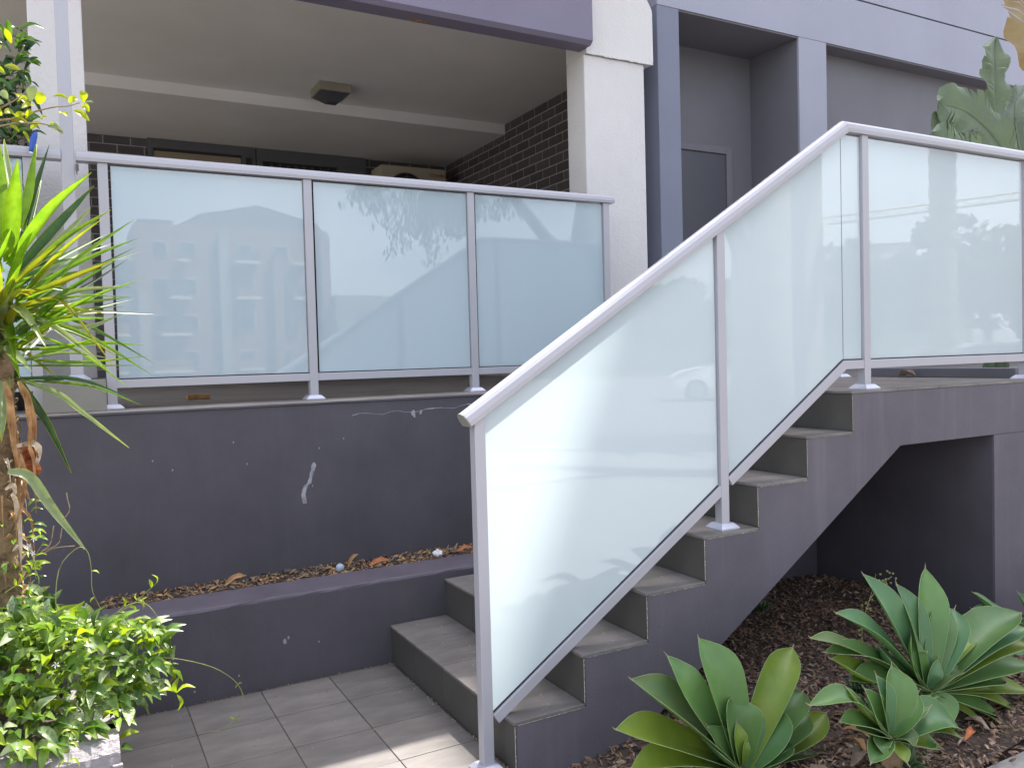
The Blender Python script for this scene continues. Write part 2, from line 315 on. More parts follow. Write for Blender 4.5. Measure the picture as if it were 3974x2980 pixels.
# ------------------------------------------------------------------ DATA (world metres)
YUCCA=[([(-0.101, 3.0, 1.849), (-0.057, 3.25, 2.185)], 0.0194, 'g'), ([(-0.117, 3.0, 1.784), (-0.018, 3.1, 2.153)], 0.0164, 'd'), ([(-0.144, 3.0, 1.754), (-0.122, 2.925, 1.915), (-0.101, 2.85, 2.041)], 0.0442, 'b'), ([(-0.111, 3.0, 1.86), (-0.081, 3.025, 1.983), (-0.055, 3.05, 2.138)], 0.0259, 'b'), ([(-0.149, 3.0, 1.767), (-0.153, 3.0, 1.958), (-0.152, 3.0, 2.116)], 0.0317, 'b'), ([(-0.131, 3.0, 1.991), (-0.139, 3.05, 2.065), (-0.145, 3.1, 2.157)], 0.0172, 'p'), ([(-0.14, 3.0, 1.739), (-0.027, 2.9, 1.893), (0.092, 2.8, 2.008)], 0.0362, 'b'), ([(-0.127, 3.0, 1.719), (-0.015, 3.025, 1.865), (0.106, 3.05, 2.018)], 0.0292, 'd'), ([(-0.12, 3.0, 1.703), (-0.018, 3.1, 1.817), (0.098, 3.2, 1.97)], 0.0269, 'p'), ([(-0.128, 3.0, 1.687), (0.012, 3.05, 1.836), (0.155, 3.1, 1.949)], 0.0177, 'b'), ([(-0.149, 3.0, 1.67), (-0.088, 2.875, 1.707), (-0.011, 2.75, 1.775)], 0.0356, 'y'), ([(-0.101, 3.0, 1.663), (0.018, 3.125, 1.778), (0.159, 3.25, 1.855)], 0.0137, 'p'), ([(-0.123, 3.0, 1.647), (0.07, 3.05, 1.771), (0.241, 3.1, 1.86)], 0.0149, 'b'), ([(-0.123, 3.0, 1.647), (0.061, 3.1, 1.734), (0.24, 3.2, 1.842)], 0.0121, 'g'), ([(-0.13, 3.0, 1.635), (0.014, 2.95, 1.693), (0.148, 2.9, 1.757)], 0.0201, 'y'), ([(-0.096, 3.0, 1.623), (0.044, 3.15, 1.678), (0.22, 3.3, 1.812)], 0.0115, 'd'), ([(-0.11, 3.0, 1.606), (0.05, 3.1, 1.639), (0.175, 3.2, 1.708)], 0.0167, 'p'), ([(-0.112, 3.0, 1.566), (0.053, 3.05, 1.547), (0.175, 3.1, 1.596)], 0.0164, 'p'), ([(-0.131, 3.0, 1.614), (-0.038, 2.95, 1.631), (0.011, 2.9, 1.609), (0.136, 2.85, 1.412)], 0.0169, 'y'), ([(-0.155, 3.0, 1.614), (-0.127, 2.9, 1.604), (-0.091, 2.8, 1.564), (-0.046, 2.7, 1.476)], 0.0294, 'p'), ([(-0.132, 3.0, 1.59), (-0.048, 2.967, 1.56), (0.035, 2.933, 1.489), (0.115, 2.9, 1.412)], 0.0186, 'p'), ([(-0.132, 3.0, 1.582), (0.037, 3.05, 1.526), (0.176, 3.1, 1.439)], 0.0097, 'y'), ([(-0.144, 3.0, 1.453), (0.033, 3.025, 1.434), (0.256, 3.05, 1.452)], 0.0111, 'b'), ([(-0.145, 3.0, 1.429), (0.034, 3.075, 1.424), (0.241, 3.15, 1.42)], 0.0083, 'b'), ([(-0.143, 3.0, 1.478), (-0.009, 2.95, 1.482), (0.097, 2.9, 1.512)], 0.0122, 'b'), ([(-0.12, 3.0, 1.542), (0.042, 3.0, 1.465), (0.188, 3.0, 1.341)], 0.0103, 'b'), ([(-0.14, 3.0, 1.389), (0.03, 2.95, 1.379), (0.178, 2.9, 1.317)], 0.0144, 'd'), ([(-0.14, 3.0, 1.385), (0.067, 2.975, 1.356), (0.22, 2.95, 1.286)], 0.0095, 'b'), ([(-0.14, 3.0, 1.389), (-0.029, 2.95, 1.336), (0.047, 2.9, 1.269), (0.165, 2.85, 1.161)], 0.0171, 'p'), ([(-0.146, 3.0, 1.413), (-0.116, 3.033, 1.338), (-0.063, 3.067, 1.242), (0.002, 3.1, 1.068)], 0.0281, 'd'), ([(-0.142, 3.0, 1.502), (-0.083, 3.05, 1.444), (-0.019, 3.1, 1.378)], 0.0131, 'y'), ([(-0.166, 3.0, 1.422), (-0.17, 2.9, 1.321), (-0.173, 2.8, 1.211)], 0.0301, 'p'), ([(-0.171, 3.0, 1.558), (-0.151, 2.85, 1.604), (-0.102, 2.7, 1.675)], 0.0201, 'p'), ([(-0.148, 3.0, 1.526), (-0.075, 3.15, 1.539), (0.034, 3.3, 1.576)], 0.0121, 'd'), ([(-0.142, 3.0, 1.502), (-0.054, 3.15, 1.492), (0.064, 3.3, 1.507)], 0.0106, 'd'), ([(-0.114, 3.0, 1.679), (0.003, 3.175, 1.792), (0.156, 3.35, 1.907)], 0.0154, 'g'), ([(-0.112, 3.0, 1.574), (0.042, 3.175, 1.609), (0.232, 3.35, 1.668)], 0.0109, 'g'), ([(-0.125, 3.0, 1.767), (-0.09, 3.15, 1.905), (-0.049, 3.3, 2.073)], 0.0225, 'd'), ([(-0.145, 3.0, 1.606), (-0.077, 2.85, 1.636), (-0.001, 2.7, 1.655)], 0.0177, 'b'), ([(-0.153, 3.0, 1.574), (-0.142, 2.875, 1.521), (-0.126, 2.75, 1.443)], 0.0231, 'b'), ([(-0.167, 3.0, 1.585), (-0.311, 2.888, 1.803), (-0.428, 2.796, 1.829)], 0.0429, 'd'), ([(-0.167, 3.0, 1.447), (-0.281, 3.222, 1.383), (-0.374, 3.403, 1.179)], 0.0389, 'b'), ([(-0.167, 3.0, 1.717), (-0.395, 3.157, 1.796), (-0.582, 3.285, 1.707)], 0.0403, 'd'), ([(-0.167, 3.0, 1.645), (-0.39, 3.104, 1.747), (-0.573, 3.189, 1.678)], 0.0338, 'b'), ([(-0.167, 3.0, 1.501), (-0.365, 2.939, 1.783), (-0.527, 2.889, 1.862)], 0.0429, 'b'), ([(-0.167, 3.0, 1.695), (-0.409, 2.808, 1.95), (-0.607, 2.651, 2.005)], 0.0326, 'b'), ([(-0.167, 3.0, 1.424), (-0.351, 2.973, 1.707), (-0.502, 2.951, 1.786)], 0.0313, 'd'), ([(-0.167, 3.0, 1.632), (-0.261, 2.8, 1.809), (-0.338, 2.637, 1.802)], 0.0383, 'd'), ([(-0.167, 3.0, 1.484), (-0.426, 3.093, 1.524), (-0.638, 3.169, 1.404)], 0.029, 'g'), ([(-0.167, 3.0, 1.536), (-0.273, 2.802, 1.762), (-0.359, 2.641, 1.794)], 0.0353, 'b'), ([(-0.167, 3.0, 1.636), (-0.239, 2.818, 1.855), (-0.299, 2.669, 1.882)], 0.0318, 'b'), ([(-0.167, 3.0, 1.516), (-0.254, 2.787, 1.657), (-0.325, 2.613, 1.619)], 0.0411, 'p'), ([(-0.167, 3.0, 1.583), (-0.272, 3.202, 1.703), (-0.357, 3.368, 1.649)], 0.0434, 'b'), ([(-0.167, 3.0, 1.466), (-0.258, 3.209, 1.418), (-0.332, 3.38, 1.226)], 0.027, 'd'), ([(-0.167, 3.0, 1.636), (-0.257, 2.782, 1.61), (-0.331, 2.603, 1.436)], 0.0316, 'g'), ([(-0.167, 3.0, 1.605), (-0.426, 2.834, 1.728), (-0.639, 2.698, 1.676)], 0.0426, 'b'), ([(-0.167, 3.0, 1.718), (-0.28, 2.804, 1.981), (-0.372, 2.643, 2.044)], 0.0377, 'b'), ([(-0.167, 3.0, 1.493), (-0.342, 2.733, 1.681), (-0.485, 2.514, 1.683)], 0.0291, 'b'), ([(-0.167, 3.0, 1.582), (-0.262, 2.728, 1.577), (-0.341, 2.506, 1.421)], 0.0284, 'b'), ([(-0.167, 3.0, 1.605), (-0.285, 3.05, 1.895), (-0.382, 3.091, 1.979)], 0.0318, 'b'), ([(-0.167, 3.0, 1.504), (-0.345, 3.254, 1.402), (-0.491, 3.461, 1.166)], 0.0301, 'b'), ([(-0.167, 3.0, 1.507), (-0.286, 2.788, 1.72), (-0.383, 2.615, 1.741)], 0.038, 'b'), ([(-0.167, 3.0, 1.7), (-0.341, 2.868, 1.828), (-0.483, 2.76, 1.781)], 0.0294, 'b'), ([(-0.167, 3.0, 1.644), (-0.272, 2.757, 1.636), (-0.358, 2.558, 1.476)], 0.0429, 'b'), ([(-0.167, 3.0, 1.686), (-0.391, 3.03, 1.938), (-0.575, 3.054, 1.992)], 0.042, 'b'), ([(-0.167, 3.0, 1.535), (-0.302, 2.848, 1.836), (-0.412, 2.724, 1.93)], 0.0395, 'd'), ([(-0.167, 3.0, 1.467), (-0.474, 3.072, 1.589), (-0.726, 3.131, 1.536)], 0.0426, 'b'), ([(-0.167, 3.0, 1.495), (-0.38, 2.812, 1.575), (-0.554, 2.658, 1.487)], 0.0416, 'b'), ([(-0.167, 3.0, 1.495), (-0.329, 3.26, 1.539), (-0.461, 3.473, 1.423)], 0.039, 'p'), ([(-0.167, 3.0, 1.696), (-0.321, 3.279, 1.7), (-0.447, 3.507, 1.551)], 0.0313, 'd'), ([(-0.167, 3.0, 1.674), (-0.411, 3.147, 1.802), (-0.611, 3.267, 1.753)], 0.0409, 'b'), ([(-0.167, 3.0, 1.664), (-0.272, 2.665, 1.675), (-0.358, 2.391, 1.532)], 0.0319, 'b'), ([(-0.167, 3.0, 1.423), (-0.228, 2.778, 1.519), (-0.278, 2.597, 1.445)], 0.0294, 'g'), ([(-0.167, 3.0, 1.739), (-0.377, 3.057, 1.878), (-0.548, 3.103, 1.84)], 0.0351, 'p'), ([(-0.146, 3.0, 1.483), (0.044, 2.949, 1.621), (0.237, 2.899, 1.702)], 0.0118, 'b'), ([(-0.127, 3.0, 1.682), (-0.039, 3.04, 1.746), (0.053, 3.079, 1.784)], 0.0152, 'g'), ([(-0.134, 3.0, 1.594), (0.033, 2.891, 1.638), (0.196, 2.781, 1.63)], 0.0093, 'b'), ([(-0.128, 3.0, 1.703), (-0.061, 3.071, 1.749), (0.011, 3.142, 1.774)], 0.017, 'g'), ([(-0.139, 3.0, 1.503), (0.011, 2.969, 1.656), (0.164, 2.938, 1.766)], 0.0168, 'g'), ([(-0.148, 3.0, 1.48), (-0.041, 2.94, 1.557), (0.063, 2.879, 1.602)], 0.0105, 'b'), ([(-0.116, 3.0, 1.696), (-0.046, 2.883, 1.746), (0.019, 2.765, 1.772)], 0.014, 'd'), ([(-0.149, 3.0, 1.622), (0.05, 3.089, 1.565), (0.275, 3.178, 1.428)], 0.0153, 'g'), ([(-0.11, 3.0, 1.612), (0.059, 3.109, 1.74), (0.25, 3.218, 1.826)], 0.0101, 'p'), ([(-0.125, 3.0, 1.577), (0.045, 3.133, 1.778), (0.238, 3.266, 1.948)], 0.0183, 'b'), ([(-0.123, 3.0, 1.477), (-0.064, 3.145, 1.556), (0.002, 3.29, 1.621)], 0.0162, 'p'), ([(-0.134, 3.0, 1.566), (-0.012, 3.067, 1.685), (0.118, 3.135, 1.773)], 0.0169, 'b'), ([(-0.122, 3.0, 1.589), (0.061, 3.025, 1.522), (0.259, 3.051, 1.385)], 0.0176, 'b'), ([(-0.147, 3.0, 1.557), (-0.057, 3.01, 1.671), (0.036, 3.019, 1.76)], 0.0157, 'g'), ([(-0.129, 3.0, 1.54), (0.064, 3.081, 1.6), (0.279, 3.161, 1.6)], 0.0122, 'p'), ([(-0.117, 3.0, 1.579), (0.008, 2.99, 1.593), (0.137, 2.981, 1.567)], 0.01, 'p'), ([(-0.125, 3.0, 1.531), (-0.009, 2.934, 1.644), (0.105, 2.867, 1.72)], 0.0151, 'g'), ([(-0.115, 3.0, 1.595), (0.038, 2.938, 1.656), (0.192, 2.876, 1.67)], 0.0184, 'p'), ([(-0.138, 3.0, 1.7), (-0.059, 3.058, 1.753), (0.025, 3.115, 1.782)], 0.0147, 'd'), ([(-0.123, 3.0, 1.546), (0.032, 2.963, 1.617), (0.191, 2.925, 1.641)], 0.0147, 'b'), ([(-0.138, 3.0, 1.539), (-0.069, 3.14, 1.608), (0.007, 3.279, 1.661)], 0.0176, 'b'), ([(-0.148, 3.0, 1.504), (-0.006, 2.852, 1.557), (0.127, 2.704, 1.565)], 0.0129, 'b'), ([(-0.117, 3.0, 1.459), (-0.052, 3.137, 1.541), (0.019, 3.275, 1.608)], 0.0138, 'p'), ([(-0.138, 3.0, 1.609), (-0.014, 2.905, 1.759), (0.105, 2.81, 1.868)], 0.015, 'g'), ([(-0.135, 3.0, 1.586), (-0.002, 2.994, 1.609), (0.135, 2.988, 1.589)], 0.0139, 'y'), ([(-0.157, 3.0, 1.461), (-0.043, 2.992, 1.551), (0.073, 2.984, 1.608)], 0.0162, 'y'), ([(-0.148, 3.0, 1.66), (-0.06, 3.033, 1.679), (0.031, 3.066, 1.669)], 0.0183, 'g'), ([(-0.128, 3.0, 1.646), (0.0, 3.092, 1.72), (0.142, 3.184, 1.758)], 0.0163, 'b'), ([(-0.136, 3.0, 1.441), (-0.002, 2.953, 1.464), (0.133, 2.906, 1.444)], 0.0097, 'p'), ([(-0.142, 3.0, 1.533), (0.016, 2.998, 1.599), (0.181, 2.996, 1.616)], 0.0098, 'b'), ([(-0.119, 3.0, 1.635), (0.002, 2.863, 1.769), (0.115, 2.726, 1.86)], 0.0179, 'y'), ([(-0.128, 3.0, 1.686), (-0.043, 3.127, 1.723), (0.051, 3.255, 1.733)], 0.0186, 'd'), ([(-0.129, 3.0, 1.605), (-0.048, 3.013, 1.637), (0.036, 3.026, 1.645)], 0.0185, 'g'), ([(-0.13, 3.0, 1.438), (0.05, 3.112, 1.494), (0.253, 3.224, 1.494)], 0.0183, 'b'), ([(-0.167, 2.98, 1.696), (-0.187, 2.833, 1.772), (-0.204, 2.667, 1.799)], 0.0287, 'p'), ([(-0.199, 2.98, 1.487), (-0.139, 2.826, 1.466), (-0.084, 2.652, 1.41)], 0.0298, 'p'), ([(-0.152, 2.98, 1.537), (-0.194, 2.845, 1.541), (-0.231, 2.689, 1.508)], 0.0318, 'y'), ([(-0.148, 2.98, 1.627), (-0.112, 2.926, 1.65), (-0.077, 2.853, 1.632)], 0.0251, 'y'), ([(-0.19, 2.98, 1.459), (-0.181, 2.91, 1.578), (-0.172, 2.82, 1.651)], 0.0301, 'p'), ([(-0.185, 2.98, 1.483), (-0.133, 2.825, 1.509), (-0.087, 2.649, 1.495)], 0.0162, 'b'), ([(-0.155, 2.98, 1.448), (-0.215, 2.874, 1.486), (-0.267, 2.748, 1.484)], 0.0203, 'g'), ([(-0.161, 2.98, 1.619), (-0.113, 2.926, 1.751), (-0.068, 2.851, 1.838)], 0.0247, 'b'), ([(-0.165, 2.98, 1.639), (-0.259, 2.892, 1.649), (-0.342, 2.785, 1.62)], 0.0169, 'p'), ([(-0.177, 2.98, 1.533), (-0.119, 2.929, 1.597), (-0.062, 2.858, 1.62)], 0.0277, 'y'), ([(-0.191, 2.98, 1.523), (-0.148, 2.875, 1.638), (-0.108, 2.749, 1.707)], 0.031, 'y'), ([(-0.163, 2.98, 1.505), (-0.235, 2.822, 1.57), (-0.295, 2.645, 1.589)], 0.0249, 'g'), ([(-0.175, 2.98, 1.48), (-0.109, 2.841, 1.535), (-0.048, 2.682, 1.548)], 0.0223, 'd'), ([(-0.146, 2.98, 1.619), (-0.106, 2.819, 1.67), (-0.071, 2.637, 1.676)], 0.0203, 'g'), ([(-0.16, 2.98, 1.593), (-0.208, 2.833, 1.586), (-0.248, 2.666, 1.542)], 0.0317, 'p'), ([(-0.198, 2.98, 1.593), (-0.154, 2.82, 1.73), (-0.113, 2.64, 1.813)], 0.0211, 'b'), ([(-0.165, 2.98, 1.476), (-0.138, 2.834, 1.452), (-0.114, 2.668, 1.394)], 0.0193, 'b'), ([(-0.162, 2.98, 1.547), (-0.219, 2.837, 1.567), (-0.267, 2.674, 1.549)], 0.0295, 'g'), ([(-0.188, 2.98, 1.439), (-0.239, 2.917, 1.48), (-0.285, 2.834, 1.482)], 0.026, 'd'), ([(-0.151, 2.98, 1.62), (-0.105, 2.8, 1.646), (-0.063, 2.6, 1.63)], 0.0265, 'y'), ([(-0.186, 2.98, 1.602), (-0.171, 2.891, 1.755), (-0.157, 2.782, 1.858)], 0.0268, 'g'), ([(-0.191, 2.98, 1.64), (-0.226, 2.803, 1.69), (-0.253, 2.605, 1.693)], 0.0259, 'y'), ([(-0.163, 2.98, 1.682), (-0.211, 2.897, 1.703), (-0.255, 2.794, 1.684)], 0.0299, 'y'), ([(-0.147, 2.98, 1.496), (-0.213, 2.852, 1.61), (-0.27, 2.704, 1.674)], 0.0311, 'p'), ([(-0.168, 2.98, 1.647), (-0.229, 2.901, 1.76), (-0.284, 2.803, 1.825)], 0.0268, 'd'), ([(-0.175, 2.98, 1.521), (-0.162, 2.832, 1.646), (-0.15, 2.664, 1.719)], 0.0212, 'y')]
DEAD=[([(-0.13, 2.93, 1.381), (-0.109, 2.93, 1.317), (-0.1, 2.93, 1.205), (-0.109, 2.93, 1.093)], 0.0225, 'o'), ([(-0.153, 2.92, 1.319), (-0.144, 2.92, 1.193), (-0.143, 2.92, 1.05), (-0.151, 2.92, 0.932)], 0.0138, 'o'), ([(-0.117, 2.91, 1.191), (-0.114, 2.91, 1.136), (-0.113, 2.91, 1.088), (-0.103, 2.91, 1.063)], 0.0484, 'r'), ([(-0.144, 2.9, 1.186), (-0.096, 2.9, 1.189), (-0.085, 2.9, 1.158), (-0.096, 2.9, 1.111)], 0.0173, 'w'), ([(-0.099, 2.89, 1.286), (-0.108, 2.89, 1.192), (-0.098, 2.89, 1.129), (-0.098, 2.89, 0.978)], 0.0104, 'o'), ([(-0.159, 2.88, 1.045), (-0.15, 2.88, 1.017), (-0.143, 2.88, 0.93), (-0.144, 2.88, 0.828)], 0.0138, 'w'), ([(-0.13, 2.87, 1.165), (-0.123, 2.87, 1.094), (-0.133, 2.87, 1.017), (-0.152, 2.87, 0.948)], 0.0121, 'o'), ([(-0.163, 2.86, 1.383), (-0.153, 2.86, 1.321), (-0.15, 2.86, 1.221), (-0.138, 2.86, 1.112)], 0.019, 'o'), ([(-0.129, 2.85, 1.097), (-0.12, 2.85, 1.057), (-0.115, 2.85, 1.033), (-0.106, 2.85, 1.02)], 0.0069, 'o'), ([(-0.172, 2.84, 1.064), (-0.155, 2.84, 1.077), (-0.149, 2.84, 1.061), (-0.147, 2.84, 1.042)], 0.0121, 'w')]
HANG=([(-0.161, 2.8, 1.121), (-0.11, 2.8, 1.101), (-0.054, 2.8, 0.999), (0.028, 2.8, 0.867)], 0.0329)
AGA=((1.916, 2.0, 0.028), [([(1.916, 2.0, 0.028), (1.836, 2.021, 0.337), (1.821, 2.092, 0.458)], 0.1325, 'g'), ([(1.916, 2.0, 0.028), (1.698, 2.012, 0.328), (1.671, 2.072, 0.436)], 0.0915, 'g'), ([(1.916, 2.0, 0.028), (1.639, 2.0, 0.279), (1.506, 2.044, 0.403)], 0.1282, 'h'), ([(1.916, 2.0, 0.028), (1.555, 1.974, 0.221), (1.401, 1.986, 0.294)], 0.1069, 'y'), ([(1.916, 2.0, 0.028), (1.577, 1.954, 0.167), (1.422, 1.942, 0.191)], 0.0769, 'y'), ([(1.916, 2.0, 0.028), (1.887, 1.991, 0.207), (1.905, 2.025, 0.268)], 0.1197, 'g'), ([(1.916, 2.0, 0.028), (2.012, 1.988, 0.143), (2.079, 2.017, 0.209)], 0.1282, 'd'), ([(1.916, 2.0, 0.028), (2.108, 2.017, 0.28), (2.247, 2.082, 0.347)], 0.0889, 'y'), ([(1.916, 2.0, 0.028), (2.128, 1.994, 0.18), (2.238, 2.03, 0.207)], 0.094, 'g'), ([(1.916, 2.0, 0.028), (2.137, 1.981, 0.106), (2.233, 2.003, 0.135)], 0.0812, 'g'), ([(1.916, 2.0, 0.028), (2.2, 1.983, 0.07), (2.325, 2.006, 0.12)], 0.0855, 'y'), ([(1.916, 2.0, 0.028), (1.877, 1.977, 0.138), (1.888, 1.994, 0.194)], 0.0496, 'n'), ([(1.916, 2.0, 0.028), (1.9, 1.97, 0.101), (1.914, 1.977, 0.144)], 0.0256, 'n'), ([(1.916, 2.0, 0.028), (1.806, 1.976, 0.14), (1.761, 1.99, 0.215)], 0.0684, 'g'), ([(1.916, 2.0, 0.028), (1.772, 1.969, 0.126), (1.729, 1.975, 0.186)], 0.1026, 'b'), ([(1.916, 2.0, 0.028), (2.027, 1.969, 0.077), (2.099, 1.976, 0.095)], 0.0983, 'd'), ([(1.916, 2.0, 0.028), (1.969, 1.959, 0.053), (2.033, 1.953, 0.055)], 0.0769, 'g'), ([(1.916, 2.0, 0.028), (2.09, 1.961, 0.038), (2.232, 1.959, 0.018)], 0.0427, 'h'), ([(1.916, 2.0, 0.028), (1.872, 1.943, 0.026), (1.858, 1.918, 0.016)], 0.094, 'g'), ([(1.916, 2.0, 0.028), (1.774, 1.943, 0.062), (1.697, 1.918, 0.062)], 0.094, 'g')])
AGB=((2.705, 1.88, 0.164), [([(2.705, 1.88, 0.164), (2.536, 1.899, 0.45), (2.482, 1.967, 0.602)], 0.0892, 'b'), ([(2.705, 1.88, 0.164), (2.663, 1.894, 0.41), (2.646, 1.955, 0.544)], 0.0751, 'b'), ([(2.705, 1.88, 0.164), (2.75, 1.902, 0.444), (2.841, 1.974, 0.568)], 0.0864, 'g'), ([(2.705, 1.88, 0.164), (2.819, 1.879, 0.347), (2.937, 1.922, 0.407)], 0.092, 'b'), ([(2.705, 1.88, 0.164), (3.02, 1.877, 0.31), (3.366, 1.918, 0.32)], 0.0939, 'g'), ([(2.705, 1.88, 0.164), (3.031, 1.859, 0.244), (3.344, 1.878, 0.207)], 0.0826, 'y'), ([(2.705, 1.88, 0.164), (2.97, 1.847, 0.181), (3.305, 1.851, 0.14)], 0.0892, 'g'), ([(2.705, 1.88, 0.164), (3.026, 1.832, 0.105), (3.237, 1.818, 0.063)], 0.0704, 'y'), ([(2.705, 1.88, 0.164), (2.884, 1.818, 0.132), (3.155, 1.787, -0.003)], 0.0582, 'y'), ([(2.705, 1.88, 0.164), (2.404, 1.877, 0.425), (2.28, 1.918, 0.51)], 0.0732, 'b'), ([(2.705, 1.88, 0.164), (2.335, 1.854, 0.374), (2.163, 1.868, 0.413)], 0.0545, 'g'), ([(2.705, 1.88, 0.164), (2.316, 1.851, 0.282), (2.183, 1.859, 0.39)], 0.0751, 'y'), ([(2.705, 1.88, 0.164), (2.231, 1.863, 0.418), (2.118, 1.886, 0.464)], 0.0422, 'h'), ([(2.705, 1.88, 0.164), (2.592, 1.865, 0.301), (2.637, 1.891, 0.378)], 0.0864, 'g'), ([(2.705, 1.88, 0.164), (2.459, 1.859, 0.285), (2.431, 1.878, 0.384)], 0.0845, 'b'), ([(2.705, 1.88, 0.164), (2.891, 1.866, 0.269), (3.066, 1.893, 0.304)], 0.0282, 'n'), ([(2.705, 1.88, 0.164), (2.759, 1.845, 0.235), (2.853, 1.847, 0.223)], 0.062, 'h'), ([(2.705, 1.88, 0.164), (2.818, 1.811, 0.077), (2.905, 1.772, 0.017)], 0.0282, 'n'), ([(2.705, 1.88, 0.164), (2.699, 1.85, 0.227), (2.741, 1.858, 0.273)], 0.0376, 'b'), ([(2.705, 1.88, 0.164), (2.619, 1.826, 0.169), (2.616, 1.804, 0.164)], 0.0563, 'd'), ([(2.705, 1.88, 0.164), (3.005, 1.868, 0.276), (3.38, 1.897, 0.258)], 0.0892, 'b'), ([(2.705, 1.88, 0.164), (2.924, 1.838, 0.164), (3.107, 1.832, 0.127)], 0.0845, 'g'), ([(2.705, 1.88, 0.164), (2.828, 1.817, 0.106), (2.995, 1.785, 0.031)], 0.0657, 'g'), ([(2.705, 1.88, 0.164), (2.704, 1.815, 0.126), (2.708, 1.779, 0.083)], 0.0657, 'g'), ([(2.705, 1.88, 0.164), (2.902, 1.806, 0.065), (3.08, 1.759, -0.058)], 0.0563, 'y'), ([(2.705, 1.88, 0.164), (2.487, 1.82, 0.201), (2.342, 1.792, 0.201)], 0.0751, 'g'), ([(2.705, 1.88, 0.164), (2.418, 1.838, 0.273), (2.241, 1.832, 0.313)], 0.0704, 'g'), ([(2.705, 1.88, 0.164), (2.781, 1.884, 0.362), (2.887, 1.933, 0.447)], 0.0751, 'g')])
AGC=((2.286, 1.72, 0.156), [([(2.286, 1.72, 0.156), (2.304, 1.709, 0.299), (2.327, 1.74, 0.373)], 0.0732, 'g'), ([(2.286, 1.72, 0.156), (2.176, 1.698, 0.271), (2.163, 1.715, 0.344)], 0.0599, 'g'), ([(2.286, 1.72, 0.156), (2.123, 1.693, 0.289), (2.092, 1.705, 0.336)], 0.0316, 'h'), ([(2.286, 1.72, 0.156), (2.055, 1.689, 0.354), (1.896, 1.696, 0.36)], 0.0416, 'g'), ([(2.286, 1.72, 0.156), (2.111, 1.698, 0.29), (2.081, 1.715, 0.363)], 0.0383, 'y'), ([(2.286, 1.72, 0.156), (2.343, 1.688, 0.21), (2.449, 1.693, 0.225)], 0.025, 'h'), ([(2.286, 1.72, 0.156), (2.444, 1.677, 0.203), (2.574, 1.668, 0.13)], 0.0749, 'd'), ([(2.286, 1.72, 0.156), (2.445, 1.673, 0.166), (2.569, 1.659, 0.108)], 0.0333, 'n'), ([(2.286, 1.72, 0.156), (2.308, 1.668, 0.171), (2.316, 1.65, 0.148)], 0.0374, 'h'), ([(2.286, 1.72, 0.156), (2.368, 1.67, 0.134), (2.423, 1.654, 0.131)], 0.0499, 'g'), ([(2.286, 1.72, 0.156), (2.131, 1.678, 0.22), (2.064, 1.67, 0.259)], 0.0333, 'h'), ([(2.286, 1.72, 0.156), (2.16, 1.663, 0.186), (2.156, 1.638, 0.161)], 0.0299, 'g'), ([(2.286, 1.72, 0.156), (2.252, 1.66, 0.139), (2.249, 1.631, 0.12)], 0.0333, 'y'), ([(2.286, 1.72, 0.156), (2.334, 1.695, 0.23), (2.413, 1.709, 0.275)], 0.0499, 'g'), ([(2.286, 1.72, 0.156), (2.352, 1.668, 0.144), (2.441, 1.648, 0.112)], 0.0499, 'y'), ([(2.286, 1.72, 0.156), (2.155, 1.66, 0.173), (2.082, 1.631, 0.164)], 0.0416, 'g'), ([(2.286, 1.72, 0.156), (2.101, 1.681, 0.258), (2.005, 1.677, 0.291)], 0.0416, 'g'), ([(2.286, 1.72, 0.156), (2.24, 1.704, 0.29), (2.238, 1.73, 0.365)], 0.0499, 'b')])
AGD=((3.892, 2.15, 0.08), [([(3.892, 2.15, 0.08), (3.542, 2.131, 0.207), (3.426, 2.153, 0.336)], 0.0739, 'b'), ([(3.892, 2.15, 0.08), (3.599, 2.12, 0.189), (3.373, 2.127, 0.281)], 0.0668, 'b'), ([(3.892, 2.15, 0.08), (3.797, 2.131, 0.162), (3.756, 2.153, 0.282)], 0.0835, 'b'), ([(3.892, 2.15, 0.08), (3.991, 2.135, 0.126), (4.128, 2.161, 0.244)], 0.0835, 'g'), ([(3.892, 2.15, 0.08), (4.034, 2.112, 0.064), (4.207, 2.111, 0.094)], 0.0835, 'g'), ([(3.892, 2.15, 0.08), (3.603, 2.056, -0.01), (3.368, 1.986, -0.046)], 0.0716, 'g'), ([(3.892, 2.15, 0.08), (3.997, 2.082, -0.017), (4.139, 2.044, -0.07)], 0.0835, 'g')])
TENDRIL=[[(-0.067, 2.75, 0.669), (-0.046, 2.75, 0.688), (-0.054, 2.75, 0.735), (-0.039, 2.75, 0.833), (0.009, 2.75, 0.883), (0.035, 2.75, 0.868), (0.043, 2.75, 0.813), (0.043, 2.75, 0.75), (0.063, 2.75, 0.692)], [(0.093, 2.85, 0.636), (0.153, 2.85, 0.663), (0.203, 2.85, 0.7), (0.234, 2.85, 0.725)], [(0.084, 2.8, 0.643), (0.143, 2.8, 0.678), (0.194, 2.8, 0.669), (0.229, 2.8, 0.609), (0.238, 2.8, 0.558), (0.218, 2.8, 0.508), (0.179, 2.8, 0.471)], [(0.186, 2.95, 0.457), (0.292, 2.95, 0.429), (0.406, 2.95, 0.375), (0.48, 2.95, 0.305), (0.5, 2.95, 0.237), (0.485, 2.95, 0.194), (0.423, 2.95, 0.155), (0.385, 2.95, 0.159)], [(-0.008, 2.36, 0.566), (-0.013, 2.36, 0.52), (-0.029, 2.36, 0.484), (-0.037, 2.36, 0.396)], [(-0.131, 2.8, 0.736), (-0.096, 2.8, 0.784), (-0.107, 2.8, 0.847), (-0.078, 2.8, 0.905)], [(-0.179, 2.75, 0.779), (-0.133, 2.75, 0.809), (-0.106, 2.75, 0.842)]]
